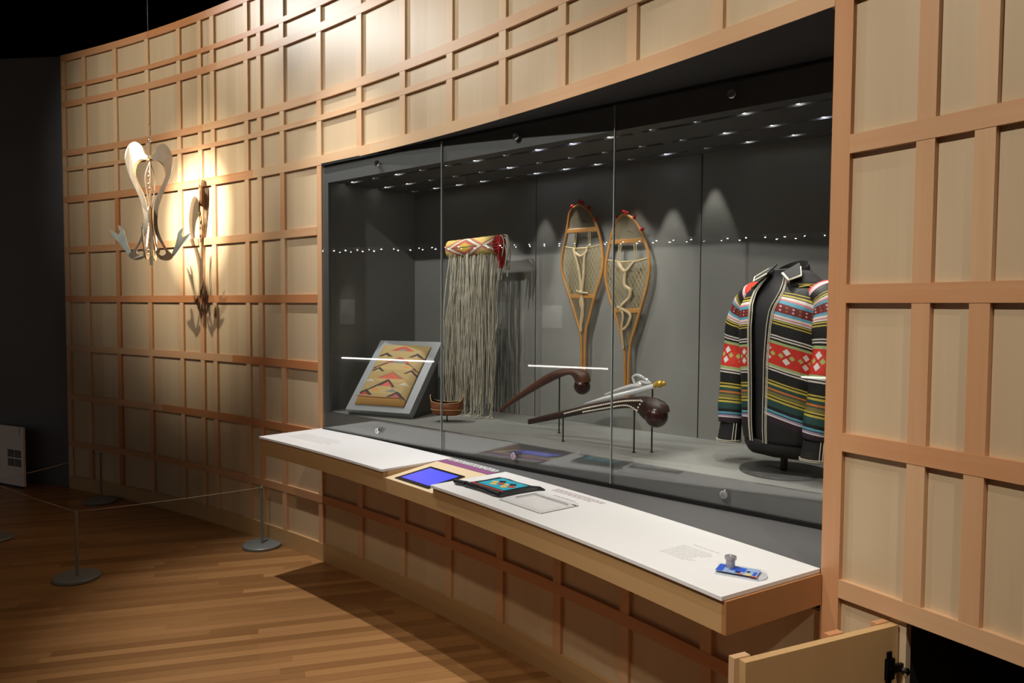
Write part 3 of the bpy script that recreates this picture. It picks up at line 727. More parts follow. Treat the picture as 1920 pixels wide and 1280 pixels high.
for k in range(112):
    u = random.random() if k > 50 else k/50
    x = BA0+.01+(BA1-BA0-.03)*u; y = random.uniform(-.058, .022); zt = .957+random.uniform(-.01, .015)
    zb = random.uniform(-.0, .10) if random.random() > .25 else random.uniform(.1, .35)
    dx = random.uniform(-.03, .02)-(.03 if u < .2 else 0)
    pts = []; ph = random.uniform(0, 6); fq = random.uniform(6, 16); am = random.uniform(.002, .007); nn = 15
    for i in range(nn+1):
        t = i/nn; z = zt+(zb-zt)*t
        pts.append((x+dx*sin(t*pi*.8)+am*sin(ph+fq*t), y+am*cos(ph+fq*.8*t)-.02*t, max(z, .004)))
    if zb < .03:
        ex = pts[-1]; pts.append((ex[0]+random.uniform(-.03, .03), ex[1]-.02, .006)); pts.append((ex[0]+random.uniform(-.06, .05), ex[1]-random.uniform(.03, .08), .005))
    m.tint = random.random(); m.tube(pts, random.uniform(.0019, .0034), 5)
fo = m.build('cord_fringe', FRINGE, st_, smooth=True); fo['kind'] = 'stuff'
m = MB(); m.lathe([(.005, -.06), (.005, .19)], 10, (0, .02, 1.0), 'y'); m.build('wall_bracket', PINM, st_)

# ---- snowshoes on the back wall
def snowshoe(label, left, right, bar1, bar2, webz, tail, twist):
    ca = sum(p[0] for p in left+right)/len(left+right)
    t = case_thing('snowshoe', label, 'snowshoe', ca, .715, left[-1][1], group='snowshoes on the case back wall')
    zb = left[-1][1]
    P = lambda a, z, y=0: (a-ca, y, z-zb)
    Ls = catmull([P(a, z, 0) for a, z in left], 6); Rs = catmull([P(a, z, 0) for a, z in right], 6)
    m = MB(); path = [p for p in Ls[::-1]]+Rs[1:]
    m.tube(path, [.0085]*len(path), 8, flat=1.0); m.build('frame', SNOWF, t, smooth=True)
    def side(S, z):
        best = None
        for p, q in zip(S, S[1:]):
            if (p.z-z)*(q.z-z) <= 0 and abs(p.z-q.z) > 1e-6:
                f = (z-p.z)/(q.z-p.z); best = p.x+(q.x-p.x)*f
                if z < 99: return best
        return best
    sideL = lambda z: side(Ls, z); sideR = lambda z: side(Rs, z)
    zb1, zb2 = bar1-zb, bar2-zb
    for z, h in ((zb1, .012), (zb2, .012)):
        m = MB(); x0, x1 = sideL(z), sideR(z); m.box(x0, x1, -.006, .006, z-h, z+h); m.build('crossbar', SNOWF, t, bevel=.003)
    def web(z0, z1, dz, dx, rad, diag=True, name='lacing', mat=SNOWW):
        m = MB(); z = z0
        while z < z1:
            x0, x1 = sideL(z), sideR(z)
            if x0 is not None and x1 is not None: m.tube([(x0, 0, z), (x1, 0, z)], rad, 4, caps=False)
            z += dz
        if diag:
            k = -60
            for sgn in (1, -1):
                for k in range(-70, 70):
                    x = k*dx; pts = []; zz = z0
                    run = []
                    steps = int((z1-z0)/.008)
                    for i in range(steps+1):
                        zz = z0+(z1-z0)*i/steps; xx = x+sgn*(zz-z0)*.58; x0, x1 = sideL(zz), sideR(zz)
                        if x0 is not None and x1 is not None and x0 < xx < x1: run.append((xx, .002*sgn, zz))
                        else:
                            if len(run) > 1: m.tube([run[0], run[-1]], rad, 4, caps=False)
                            run = []
                    if len(run) > 1: m.tube([run[0], run[-1]], rad, 4, caps=False)
        o = m.build(name, mat, t); return o
    ztop = max(p.z for p in Ls)-.01
    web(zb2+.012, webz-zb, .0095, .024, .0014)
    web(zb1+.012, ztop, .007, .011, .0009, True, 'toe_netting', SNOWT)
    web(tail-zb, zb2-.012, .007, .011, .0009, True, 'heel_netting', SNOWT)
    # lashing bar, toe hole cords and thongs
    wz = webz-zb; xm = (sideL(wz)+sideR(wz))/2
    m = MB(); m.tube([(sideL(wz), 0, wz+.015), (xm-.05, -.003, wz), (xm+.05, -.003, wz), (sideR(wz), 0, wz+.015)], .0045, 6)
    for s_ in (-1, 1):
        for q in (0, .014): m.tube([(xm+s_*(.038+q), 0, zb1), (xm+s_*(.05+q*.6), 0, wz)], .003, 6)
    m.build('toe_cords', SNOWW, t)
    m = MB()
    if not twist:
        m.tube(catmull([(xm-.05, -.006, wz), (xm-.045, -.012, wz-.02), (xm-.01, -.012, wz-.13), (xm+.005, -.012, wz-.24)], 5), .0075, 7)
        m.tube(catmull([(xm+.045, -.006, wz+.01), (xm+.025, -.012, wz-.05), (xm+.022, -.012, wz-.14), (xm+.01, -.012, wz-.24)], 5), .0075, 7)
        m.tube(catmull([(xm-.045, -.01, wz-.02), (xm, -.014, wz-.045), (xm+.045, -.01, wz-.015)], 5), .007, 7)
        m.sphere((xm+.006, -.014, wz-.245), .014, 10); m.tube(catmull([(xm-.03, -.012, wz-.235), (xm+.006, -.016, wz-.245), (xm+.05, -.01, wz-.25)], 4), .005, 6)
        m.tube(catmull([(xm+.004, -.012, wz-.25), (xm+.02, -.014, wz-.32), (xm+.006, -.012, wz-.40), (xm+.008, -.01, wz-.46)], 5), .008, 7)
        m.tube(catmull([(xm+.012, -.012, wz-.25), (xm+.0, -.014, wz-.30), (xm+.02, -.012, wz-.36), (xm+.008, -.01, wz-.42)], 5), .006, 7)
    else:
        m.tube(catmull([(xm-.05, -.006, wz), (xm-.03, -.012, wz-.03), (xm+.0, -.014, wz-.05), (xm+.05, -.008, wz-.0)], 5), .009, 7)
        m.tube(catmull([(xm-.0, -.012, wz-.04), (xm-.005, -.014, wz-.12), (xm+.03, -.016, wz-.15), (xm+.025, -.014, wz-.19), (xm-.02, -.014, wz-.23), (xm-.03, -.014, wz-.26)], 5), .0095, 7)
        m.tube(catmull([(xm-.05, -.012, wz-.24), (xm-.02, -.016, wz-.25), (xm+.03, -.012, wz-.28), (xm+.02, -.014, wz-.33), (xm-.01, -.012, wz-.36)], 5), .0085, 7)
        m.tube(catmull([(xm-.03, -.012, wz-.25), (xm-.01, -.016, wz-.29), (xm-.02, -.014, wz-.35), (xm-.01, -.01, wz-.46)], 5), .007, 7)
    m.build('binding', LEATH, t, smooth=True)
    tips = []
    for S, fr_ in ((Ls, .02), (Ls, .10), (Rs, .05), (Rs, .12), (Rs, .19)):
        tips.append(S[min(len(S)-1, int(fr_*len(S)))])
    c = Vector((xm, 0, 0))
    for p in tips:
        m = MB(); dv = Vector((p.x-xm, 0, .06)).normalized(); m.sphere(p+dv*.012+Vector((0, -.004, 0)), .0095, 10)
        for k in range(5): m.tube([p+dv*.008, p+dv*(.02+.006*random.random())+Vector((random.uniform(-.008, .008), random.uniform(-.01, 0), random.uniform(-.006, .006)))], .003, 4)
        m.build('yarn_tuft', REDY, t, smooth=True)
    for y in (zb1+.05, zb2):
        m = MB(); m.lathe([(.003, .0), (.003, .045)], 8, (xm, 0, y), 'y'); m.build('wall_hook', PINM, t)
    return t
snowshoe('left snowshoe, netted with rawhide, hung on the grey back wall',
         [(1.43, 2.168), (1.361, 2.131), (1.332, 1.988), (1.305, 1.88), (1.311, 1.782), (1.367, 1.647), (1.414, 1.526), (1.445, 1.431), (1.452, 1.22)],
         [(1.43, 2.168), (1.495, 2.121), (1.555, 2.011), (1.582, 1.893), (1.58, 1.788), (1.531, 1.647), (1.496, 1.528), (1.477, 1.456), (1.470, 1.22)],
         2.024, 1.659, 1.925, 1.43, False)
snowshoe('right snowshoe with knotted leather binding, hung on the grey back wall',
         [(1.722, 2.092), (1.667, 2.05), (1.627, 1.926), (1.604, 1.787), (1.631, 1.658), (1.675, 1.554), (1.718, 1.416), (1.736, 1.34), (1.740, 1.12)],
         [(1.722, 2.092), (1.79, 2.047), (1.851, 1.937), (1.879, 1.824), (1.867, 1.713), (1.83, 1.59), (1.792, 1.476), (1.767, 1.384), (1.758, 1.12)],
         1.948, 1.581, 1.84, 1.40, True)

# ---- ball-headed clubs
HWT = []
def club(label, a0, d, top, bot, ball, br, wood_, thick):
    t = case_thing('ball_club', label, 'club', a0, d, group='ball-headed clubs')
    n = 34; amax = min(top[-1][0], bot[-1][0]); amin = top[0][0]
    m = MB(); rings = []
    for i in range(n+1):
        q = i/n
        pt = along(top, q); pb = along(bot, q)
        c = (Vector((pt[0]-a0, 0, pt[1]-ZF))+Vector((pb[0]-a0, 0, pb[1]-ZF)))/2
        ax = (Vector((pt[0]-a0, 0, pt[1]-ZF))-Vector((pb[0]-a0, 0, pb[1]-ZF)))/2; hw = ax.length*thick
        rings.append([c+ax*cos(2*pi*k/14)+Vector((0, 1, 0))*hw*sin(2*pi*k/14) for k in range(14)])
    m.loft(rings); m.build('handle', wood_, t, smooth=True); HWT.clear()
    for rg in rings: HWT.append((sum(p.x for p in rg)/14+a0, max(p.y for p in rg)))
    m = MB(); m.sphere((ball[0]-a0, 0, ball[1]-ZF), br, 28); m.build('ball_head', BALLW, t, smooth=True)
    return t
def along(tab, q):
    L = [0.]
    for a, b in zip(tab, tab[1:]): L.append(L[-1]+hypot(a[0]-b[0], a[1]-b[1]))
    x = q*L[-1]
    for i in range(len(tab)-1):
        if x <= L[i+1]+1e-9:
            f = (x-L[i])/(L[i+1]-L[i]) if L[i+1] > L[i] else 0
            return (tab[i][0]+(tab[i+1][0]-tab[i][0])*f, tab[i][1]+(tab[i+1][1]-tab[i][1])*f)
    return tab[-1]
def sm(tab): return [(p.x, p.z) for p in catmull([(a, 0, z) for a, z in tab], 5)]
C1T = sm([(1.496, 1.031), (1.693, 1.088), (1.848, 1.133), (1.99, 1.17), (2.087, 1.192), (2.171, 1.205), (2.25, 1.199), (2.292, 1.178), (2.303, 1.15)])
C1B = sm([(1.499, 1.004), (1.693, 1.053), (1.838, 1.09), (1.991, 1.126), (2.088, 1.143), (2.124, 1.141), (2.149, 1.125), (2.182, 1.098), (2.21, 1.092)])
c1 = club('dark ball-headed club inlaid with rows of pale studs, on two wire mounts', 1.9, .21, C1T, C1B, (2.238, 1.123), .0515, CLUBW, .55)
m = MB()
def studs(tab, step, r=.0046):
    tab = sm(tab); tot = sum(hypot(a[0]-b[0], a[1]-b[1]) for a, b in zip(tab, tab[1:])); k = int(tot/step)
    for i in range(k+1):
        a, z = along(tab, i/k); zt_ = interp(C1T, a); zb_ = interp(C1B, a); mid, hh = (zt_+zb_)/2, max(.004, (zt_-zb_)/2)
        y = -interp(HWT, a)*sqrt(max(.05, 1-min(1, .9*abs(z-mid)/hh)**2)); m.sphere((a-1.9, y-.0012, z-ZF), r, 8)
STY = -.0175
studs([(1.738, 1.085), (1.85, 1.118)], .0105, .0042)
studs([(1.85, 1.119), (1.99, 1.155), (2.087, 1.177), (2.17, 1.187)], .0105); studs([(1.852, 1.104), (1.99, 1.137), (2.085, 1.158), (2.125, 1.153), (2.152, 1.139)], .0105); studs([(2.18, 1.184), (2.155, 1.142)], .0125)
m.build('pale_studs', STUD, c1, smooth=True)
pin(1.718, .2105, 1.062, 'wire mount under the handle of the studded club'); pin(2.124, .2105, 1.148, 'wire mount under the neck of the studded club')
C2T = sm([(1.128, 1.03), (1.224, 1.096), (1.395, 1.203), (1.522, 1.268), (1.592, 1.283), (1.682, 1.287), (1.733, 1.267), (1.747, 1.225)])
C2B = sm([(1.145, 1.012), (1.225, 1.066), (1.414, 1.167), (1.557, 1.235), (1.615, 1.252), (1.644, 1.248), (1.661, 1.222), (1.672, 1.21)])
club('plain reddish ball-headed club slanting behind the studded club', 1.45, .386, C2T, C2B, (1.70, 1.2), .042, CLUBW2, .8)
pin(1.554, .386, 1.24, 'wire mount under the plain reddish club')

# ---- silver ornament
so = case_thing('silver_ornament', 'shiny silver ornament with gold tip lying above the studded club', 'ornament', 2.02, .27)
X = lambda a, z: (a-2.02, 0, z-ZF)
m = MB(); m.tube([X(1.80, 1.132), X(1.90, 1.163), X(2.03, 1.20), X(2.12, 1.226), X(2.19, 1.247)], [.002, .010, .016, .016, .014], 10, flat=.7); m.build('blade', SILVER, so, smooth=True)
m = MB(); m.tube([X(1.92, 1.186), X(2.0, 1.214), X(2.07, 1.236), X(2.12, 1.243)], [.004, .010, .012, .009], 8)
m.tube(catmull([X(2.09, 1.245), X(2.075, 1.278), X(2.095, 1.29), X(2.12, 1.285), X(2.15, 1.268), X(2.17, 1.256)], 4), .0062, 6)
m.tube(catmull([X(2.10, 1.25), X(2.12, 1.262), X(2.145, 1.258), X(2.17, 1.262)], 4), .006, 6); m.sphere(X(2.115, 1.25), .009, 8); m.sphere(X(2.15, 1.272), .008, 8); m.build('openwork', SILVER, so, smooth=True)
m = MB(); m.sphere(X(2.215, 1.258), .017, 12, (1.1, .8, 1)); m.sphere(X(2.238, 1.262), .011, 10); m.tube([X(2.19, 1.25), X(2.215, 1.258)], .012, 8); m.build('gold_tip', GOLD, so, smooth=True)
pin(2.18, .27, 1.236, 'wire mount behind the studded club carrying the silver ornament')

# ---- jacket on its torso stand
JA, JD, JR = 2.78, .31, radians(-19)
def jacket_mat(name, dia_u):
    m, nt, b = nodes(name)
    uv = N(nt, 'ShaderNodeUVMap'); sx = N(nt, 'ShaderNodeSeparateXYZ'); nt.links.new(uv.outputs[0], sx.inputs[0]); u, v = sx.outputs[0], sx.outputs[1]
    nz = N(nt, 'ShaderNodeTexNoise'); nz.inputs['Scale'].default_value = 26; nt.links.new(uv.outputs[0], nz.inputs['Vector'])
    vj = math_(nt, 'ADD', v, math_(nt, 'MULTIPLY', math_(nt, 'SUBTRACT', nz.outputs['Fac'], .5), .004))
    K = rgb(20, 19, 20); Y = rgb(196, 176, 70); Wt = rgb(226, 216, 208); Rd = rgb(206, 48, 34); Bl = rgb(96, 164, 190); Mr = rgb(118, 26, 34); Pk = rgb(210, 130, 140); Gn = rgb(160, 180, 120); Tl = rgb(34, 70, 66); Or = rgb(200, 110, 50); Ol = rgb(120, 110, 60); Li = rgb(160, 140, 176); Pu = rgb(46, 24, 40)
    # from the shoulder (0) to the hem (1)
    B = [(0, Rd), (.055, Wt), (.066, Li), (.075, Wt), (.084, Pk), (.09, K), (.145, Y), (.151, K), (.158, Y), (.165, K), (.170, Wt), (.182, Pk), (.188, Bl), (.206, Mr), (.252, Bl), (.267, Wt), (.279, Pk), (.286, Wt), (.293, K), (.300, Y), (.306, K), (.314, Y), (.321, K), (.385, Wt), (.392, K), (.40, Wt), (.408, K), (.42, Gn), (.435, Rd)]
    B2 = [(.0, Rd), (.555, Gn), (.572, Wt), (.58, K), (.587, Wt), (.596, K), (.655, Y), (.664, K), (.671, Y), (.681, Tl), (.70, Or), (.712, Tl), (.72, Ol), (.745, Y), (.752, K), (.76, Y), (.772, Tl), (.81, K), (.83, Bl), (.84, Tl), (.85, Li), (.862, Wt), (.87, Pu), (.90, K)]
    def ramp(L):
        cr = N(nt, 'ShaderNodeValToRGB'); cr.color_ramp.interpolation = 'CONSTANT'; e = cr.color_ramp.elements
        e[0].position = L[0][0]; e[0].color = L[0][1]; e[1].position = L[1][0]; e[1].color = L[1][1]
        for p, c in L[2:]: x = e.new(p); x.color = c
        nt.links.new(vj, cr.inputs[0]); return cr.outputs[0]
    c = mixc(nt, math_(nt, 'GREATER_THAN', v, .5), ramp(B), ramp(B2))
    # red band with pieced diamonds: four white lozenges round a red cross
    def dia(c, v0, hv, freq, off, q0, thr_o, col, kx=1.6):
        p = math_(nt, 'SUBTRACT', math_(nt, 'FRACT', math_(nt, 'ADD', math_(nt, 'MULTIPLY', u, freq), off)), .5)
        q = math_(nt, 'SUBTRACT', math_(nt, 'DIVIDE', math_(nt, 'SUBTRACT', v, v0), hv), q0)
        ins = math_(nt, 'LESS_THAN', math_(nt, 'ADD', math_(nt, 'ABSOLUTE', math_(nt, 'MULTIPLY', p, kx)), math_(nt, 'ABSOLUTE', q)), thr_o)
        return mixc(nt, ins, c, col)
    for q0 in (.44, -.44): c = dia(c, .495, .062, dia_u, 0., q0, .33, rgb(220, 216, 214))
    for of in (.28, -.28): c = dia(c, .495, .062, dia_u, of, 0., .25, rgb(168, 182, 104))
    c = dia(c, .495, .062, dia_u, 0., 0., .1, rgb(120, 20, 40))
    for q0, of, cc in ((.4, 0, rgb(214, 190, 190)), (-.4, 0, rgb(214, 190, 190)), (.4, .5, rgb(150, 110, 50)), (-.4, .5, rgb(150, 110, 50))): c = dia(c, .229, .024, dia_u*1.5, of, q0, .26, cc, 2.2)
    nt.links.new(c, b.inputs['Base Color']); b.inputs['Roughness'].default_value = .6
    wv = N(nt, 'ShaderNodeTexWave'); wv.inputs['Scale'].default_value = 9; wv.inputs['Distortion'].default_value = 3; nt.links.new(uv.outputs[0], wv.inputs['Vector'])
    bp = N(nt, 'ShaderNodeBump'); bp.inputs['Strength'].default_value = .15; bp.inputs['Distance'].default_value = .008
    nt.links.new(wv.outputs['Fac'], bp.inputs['Height']); nt.links.new(bp.outputs[0], b.inputs['Normal'])
    return m
JM = jacket_mat('striped_patchwork', 15.0); JS = jacket_mat('striped_patchwork_sleeve', 3.)
tf = case_thing('torso_stand', 'black torso form on a pole and round base, wearing the jacket', 'mannequin', JA, JD-.02, rz=JR)
m = MB(); m.lathe([(.17, 0), (.172, .004), (.17, .010), (.02, .013)], 48); m.build('base_plate', STAND_B, tf, smooth=True)
m = MB(); m.lathe([(.014, .012), (.014, .25)], 16); m.build('pole', STAND_B, tf, smooth=True)
# torso: (height above case floor, half width, half depth, y shift)
TORSO = [(.135, .150, .105, 0), (.2, .158, .11, 0), (.32, .165, .112, 0), (.45, .175, .115, -.005), (.58, .185, .118, -.005), (.66, .188, .112, 0), (.71, .168, .098, .008), (.745, .125, .082, .012), (.775, .08, .068, .015), (.795, .067, .063, .012)]
def tring(z, sx, sy, dy, n=48, k=1., a0=-pi/2, a1=None, waves=0):
    out = []
    for i in range(n):
        a = a0+(2*pi*i/n if a1 is None else (a1-a0)*i/(n-1))
        q = (abs(cos(a))**2.3+abs(sin(a))**2.3)**(-1/2.3)
        w_ = 1+waves*sin(a*9+z*7)
        out.append((sx*k*cos(a)*q*w_, sy*k*sin(a)*q*w_+dy, z))
    return out
m = MB(); m.loft([tring(z, a, b_, c, k=.97) for z, a, b_, c in TORSO]+[tring(.806, .064, .060, .012), tring(.809, .054, .05, .012)]); m.build('torso_form', FORM, tf, smooth=True)

jk = case_thing('patchwork_jacket', 'striped red, black and yellow patchwork jacket with diamond bands on the torso stand', 'jacket', JA, JD-.02, rz=JR)
BODY = [(.105, .152, .112, 0, .0), (.13, .168, .124, 0, .010), (.17, .176, .130, 0, .014), (.24, .180, .134, 0, .014), (.34, .184, .136, 0, .012), (.45, .19, .136, -.004, .010), (.58, .198, .136, -.004, .006), (.66, .202, .130, 0, .003), (.715, .182, .112, .008, .0), (.75, .138, .096, .012, 0), (.78, .096, .083, .015, 0)]
ZT, ZH = .78, .132
def jv(z): return max(0, min(1, (ZT-z)/(ZT-ZH)))
def gap(z): return (.19, .30) if z > .75 else (.17+.02, .26) if z > .6 else (.20, .26)
# finer vertical sampling so the stripes follow the drape
def bsec(z):
    return tuple(interp([(q[0], q[i]) for q in BODY], z) for i in (1, 2, 3, 4))
NB = 96; rings = []; uv = []
zs = [ZH+(ZT-ZH)*i/40 for i in range(41)]
for z in zs:
    sx_, sy_, dy, wv = bsec(z); t_ = jv(z)
    gL = interp([(ZH, .30), (.45, .28), (.65, .30), (ZT, .5)], z); gR = interp([(ZH, .06), (.45, .10), (.65, .16), (ZT, .42)], z)
    a0 = -pi/2+gR; a1 = -pi/2+2*pi-gL
    ring = tring(z, sx_, sy_, dy, NB, 1., a0, a1, wv); rings.append(ring)
    for i in range(NB):
        a = a0+(a1-a0)*i/(NB-1); dr = .10*min(1, max(0, (a-a0)/1.35)) if a < pi/2 else .10*min(1, max(0, (1.5*pi-gL-a)/2.2))*.6+.04; uv.append((a/(2*pi)*1.05, min(1, max(0, t_-dr*min(1, t_*5)+.05))))
m = MB(); m.loft(rings, closed=False, uvs=uv)
jb = m.build('body', JM, jk, smooth=True)
so_ = jb.modifiers.new('cloth', 'SOLIDIFY'); so_.thickness = .003; so_.offset = 1
# hem ruffle (plain black waist)
m = MB(); m.loft([tring(z, a*1.02, b_*1.02, 0, 96, 1, -pi/2, 1.5*pi, w_) for z, a, b_, w_ in ((.078, .14, .105, .03), (.105, .158, .118, .02), (.138, .160, .120, .004))], closed=False)
hm = m.build('waist', BLACKC, jk, smooth=True); so_ = hm.modifiers.new('cloth', 'SOLIDIFY'); so_.thickness = .003; so_.offset = 1
# sleeves
def sleeve(pts, rads, name='sleeve'):
    P_ = catmull(pts, 7); nP = len(P_); R_ = [interp([(i/(len(rads)-1), r) for i, r in enumerate(rads)], j/(nP-1)) for j in range(nP)]
    rings = []; uv = []; nr = 28
    for j, p in enumerate(P_):
        tg = (P_[min(j+1, nP-1)]-P_[max(j-1, 0)]).normalized(); x = (Vector((0, 1, 0)).cross(tg)).normalized(); y = tg.cross(x); t_ = j/(nP-1)
        wv = .05*sin(t_*23)*sin(t_*pi)
        rings.append([p+(x*cos(2*pi*k/nr)*1.0+y*sin(2*pi*k/nr)*1.05)*R_[j]*(1+wv+.03*sin(3*2*pi*k/nr+t_*11)) for k in range(nr)])
        for k in range(nr): uv.append((abs((k/nr)*2-1), .02+.90*t_))
    m = MB(); m.loft(rings, uvs=uv); return m.build(name, JS, jk, smooth=True)
SLV = [([(-.145, .005, .715), (-.205, .01, .66), (-.245, .012, .54), (-.262, .0, .40), (-.262, -.02, .27), (-.255, -.035, .165)], -1),
       ([(.145, .005, .715), (.20, .0, .66), (.222, -.01, .54), (.222, -.03, .40), (.215, -.05, .27), (.205, -.065, .165)], 1)]
for pts, sgn in SLV:
    s_o = sleeve(pts, [.062, .074, .072, .066, .060, .050])
    e = Vector(pts[-1])
    m = MB(); m.loft([[(e.x+(.046+.002*k)*cos(2*pi*i/20), e.y-.004*k+(.04+.002*k)*sin(2*pi*i/20), e.z+.012-.03*k) for i in range(20)] for k in range(4)]); cu = m.build('cuff', BLACKC, jk, smooth=True)
    m = MB()
    for zz, k in ((.008, 0), (-.074, 3), (-.068, 3)): m.tube([(e.x+(.048+.002*k)*cos(2*pi*i/20), e.y-.004*k+(.042+.002*k)*sin(2*pi*i/20), e.z+zz) for i in range(20)], .0018, 5, closed=True)
    for q in (-.6, -.35): m.tube([(e.x+.0485*cos(q), e.y+.0425*sin(q), e.z+.008), (e.x+.055*cos(q), e.y-.012+.0495*sin(q), e.z-.07)], .0018, 5)
    m.build('cuff_braid', TRIM, cu)
# yoke, collar and front bands
m = MB(); m.loft([tring(z, a*1.015, b_*1.02, c, 60, 1, -pi/2+g_, 1.5*pi-g_) for z, a, b_, c, g_ in ((.735, .158, .105, .01, .55), (.757, .128, .093, .013, .55), (.782, .094, .082, .015, .5), (.80, .074, .072, .013, .42))], closed=False)
yk = m.build('yoke', BLACKC, jk, smooth=True); so_ = yk.modifiers.new('cloth', 'SOLIDIFY'); so_.thickness = .003; so_.offset = 1
YB = plain('yellow_rickrack', rgb(196, 180, 80), .7)
m = MB(); rg = tring(.738, .162, .108, .01, 60, 1, -pi/2+.75, 1.5*pi-.75); m.tube([(x, y, z+.004*((i % 4)-1.5)*.5) for i, (x, y, z) in enumerate(rg)], .003, 5); rg = tring(.745, .152, .104, .01, 60, 1, -pi/2+.75, 1.5*pi-.75); m.tube(rg, .002, 5); m.build('rickrack', YB, yk)
CP = [(.038, -.074, .788), (.088, -.094, .758), (.116, -.058, .776), (.078, -.018, .812), (.056, .0, .828)]
m = MB()
for sgn in (1, -1):
    ps = [(sgn*x, y, z) for x, y, z in CP]; qs = [(x*.97, y-.003, z+.005) for x, y, z in ps]
    m.add(ps+qs, [(0, 1, 2, 3, 4), (9, 8, 7, 6, 5)]+[(i, (i+1) % 5, 5+(i+1) % 5, 5+i) for i in range(5)])
rg = []
for zz, k in ((.78, 1.0), (.80, .96), (.82, .9)):
    rg.append([(.078*k*cos(a), .074*k*sin(a)+.012, .782+(zz-.78)*(.7+.9*max(0, sin(a)))) for a in [-pi/2+.5+(2*pi-1.0)*i/40 for i in range(41)]])
m.loft(rg, closed=False)
co = m.build('collar', BLACKC, jk); so_ = co.modifiers.new('cloth', 'SOLIDIFY'); so_.thickness = .002
m = MB()
for sgn in (1, -1):
    ps = [(sgn*x, y-.004, z+.003) for x, y, z in CP]
    m.tube(ps[:3], .0048, 6, flat=.6); m.tube(ps[2:4], .0024, 6)
m.build('collar_braid', TRIM, co)
for side in (1, -1):
    m = MB(); k_ = MB()
    for lane in range(4):
        pts = []
        for z in [ZH-.005+(.775-ZH+.005)*i/24 for i in range(25)]:
            sx_, sy_, dy, wv = bsec(max(z, ZH))
            gL = interp([(ZH, .30), (.45, .28), (.65, .30), (ZT, .5)], z); gR = interp([(ZH, .06), (.45, .10), (.65, .16), (ZT, .42)], z)
            a = -pi/2+(gR-.015+lane*.035) if side == 1 else -pi/2-(gL-.015+lane*.035)
            q = (abs(cos(a))**2.3+abs(sin(a))**2.3)**(-1/2.3)
            pts.append((sx_*cos(a)*q, sy_*sin(a)*q+dy-.0045, z))
        (m if lane != 1 else k_).tube(pts, .0022 if lane != 1 else .0026, 5)
    bnd = k_.build('front_band', BLACKC, jk); m.build('band_braid', TRIM, bnd)

# ================================================================== HANGING SCULPTURE
SX, SY, SZ = -2.472, 5.2, 1.868
sc = thing('hanging_sculpture', 'polished metal sculpture with curving plates and antler tips hung by the timber wall', 'sculpture', (SX, SY, SZ))
PROF = [(0, .735), (.019, .752), (.036, .80), (.074, .828), (.112, .806), (.136, .737), (.13, .655), (.10, .56), (.063, .46), (.042, .372), (.035, .283), (.05, .208), (.088, .12), (.13, .072), (.118, .045), (.088, .034), (.05, .042), (.025, .07), (.022, .098), (.036, .108), (.05, .098), (.042, .08), (.06, .066), (.085, .085), (.07, .125), (.046, .165), (.02, .22), (.011, .283), (.014, .384), (.032, .472), (.07, .56), (.088, .624), (.076, .687), (.044, .712), (.013, .712)]
ANT = [(.12, .075), (.135, .066), (.165, .105), (.19, .14), (.22, .18), (.25, .235), (.215, .214), (.198, .203), (.19, .222), (.2, .268), (.168, .238), (.158, .195), (.145, .14)]
VIEW = atan2(SX, SY)          # turn so that plate 0 lies across the line of sight
LEG = [(.004, .40), (.03, .39), (.042, .372), (.035, .283), (.05, .208), (.088, .12), (.13, .072), (.118, .045), (.088, .034), (.05, .042), (.025, .07), (.022, .098), (.036, .108), (.05, .098), (.042, .08), (.06, .066), (.085, .085), (.07, .125), (.046, .165), (.02, .22), (.011, .283)]
for az, sc_, prof in ((radians(4), 1.0, PROF), (radians(158), 1.06, PROF), (radians(248), .97, LEG), (radians(72), .97, LEG)):
    A = az-VIEW; e = Vector((cos(A), sin(A), 0)); nn = Vector((-sin(A), cos(A), 0))
    def f(x, y, z, e=e, nn=nn):
        h = z*(1+4.2*max(0, min(1, (y-.42)/.25))**1.5) if abs(z) > .0035 else z
        return tuple(e*(x+.006)+nn*(h+.9*x*x*.8)+Vector((0, 0, y)))
    pr = [(p.x, p.z) for p in catmull([(x, 0, z) for x, z in prof], 3, closed=True)]
    m = MB(); m.prism([(x*sc_, z) for x, z in pr], -.004, .004, f); pl = m.build('body_plate', SCULPT, sc)
    an = [(p.x, p.z) for p in catmull([(x, 0, z) for x, z in ANT], 2, closed=True)]
    m = MB(); m.prism(an, -.003, .003, f); m.build('antler', SCULPT_BLUE, pl)
m = MB(); m.prism([(-.012, 0), (.012, 0), (.016, .25), (.004, .38), (-.004, .38), (-.016, .25)], -.003, .003, lambda x, y, z: (x, z, y)); m.tube([(0, 0, .38), (0, 0, .74)], .003, 8); m.build('centre_blade', SCULPT, sc)
m = MB()
for k in range(4):
    a = k*pi/2+.5; m.tube(catmull([(0, 0, .70), (.03*cos(a), .03*sin(a), .6), (.022*cos(a), .022*sin(a), .48), (.008*cos(a), .008*sin(a), .36), (.02*cos(a), .02*sin(a), .2), (.05*cos(a), .05*sin(a), .06)], 4), .004, 6)
for z in (.52, .55, .6, .63): m.sphere((.006*sin(z*90), -.01, z), .010, 10)
m.build('inner_rods', SCULPT, sc, smooth=True)
m = MB(); m.tube([(0, 0, .72), (0, 0, 5.3-SZ)], .0013, 6); m.build('suspension_wire', CHROME, sc)
m = MB(); m.sphere((0, 0, .845), .011, 10); m.sphere((0, 0, .95), .006, 8); m.tube([(0, 0, .845), (0, 0, .95)], .003, 6); m.tube([(0, 0, .73), (0, 0, .845)], .003, 6); m.build('wire_clamp', CHROME, sc, smooth=True)

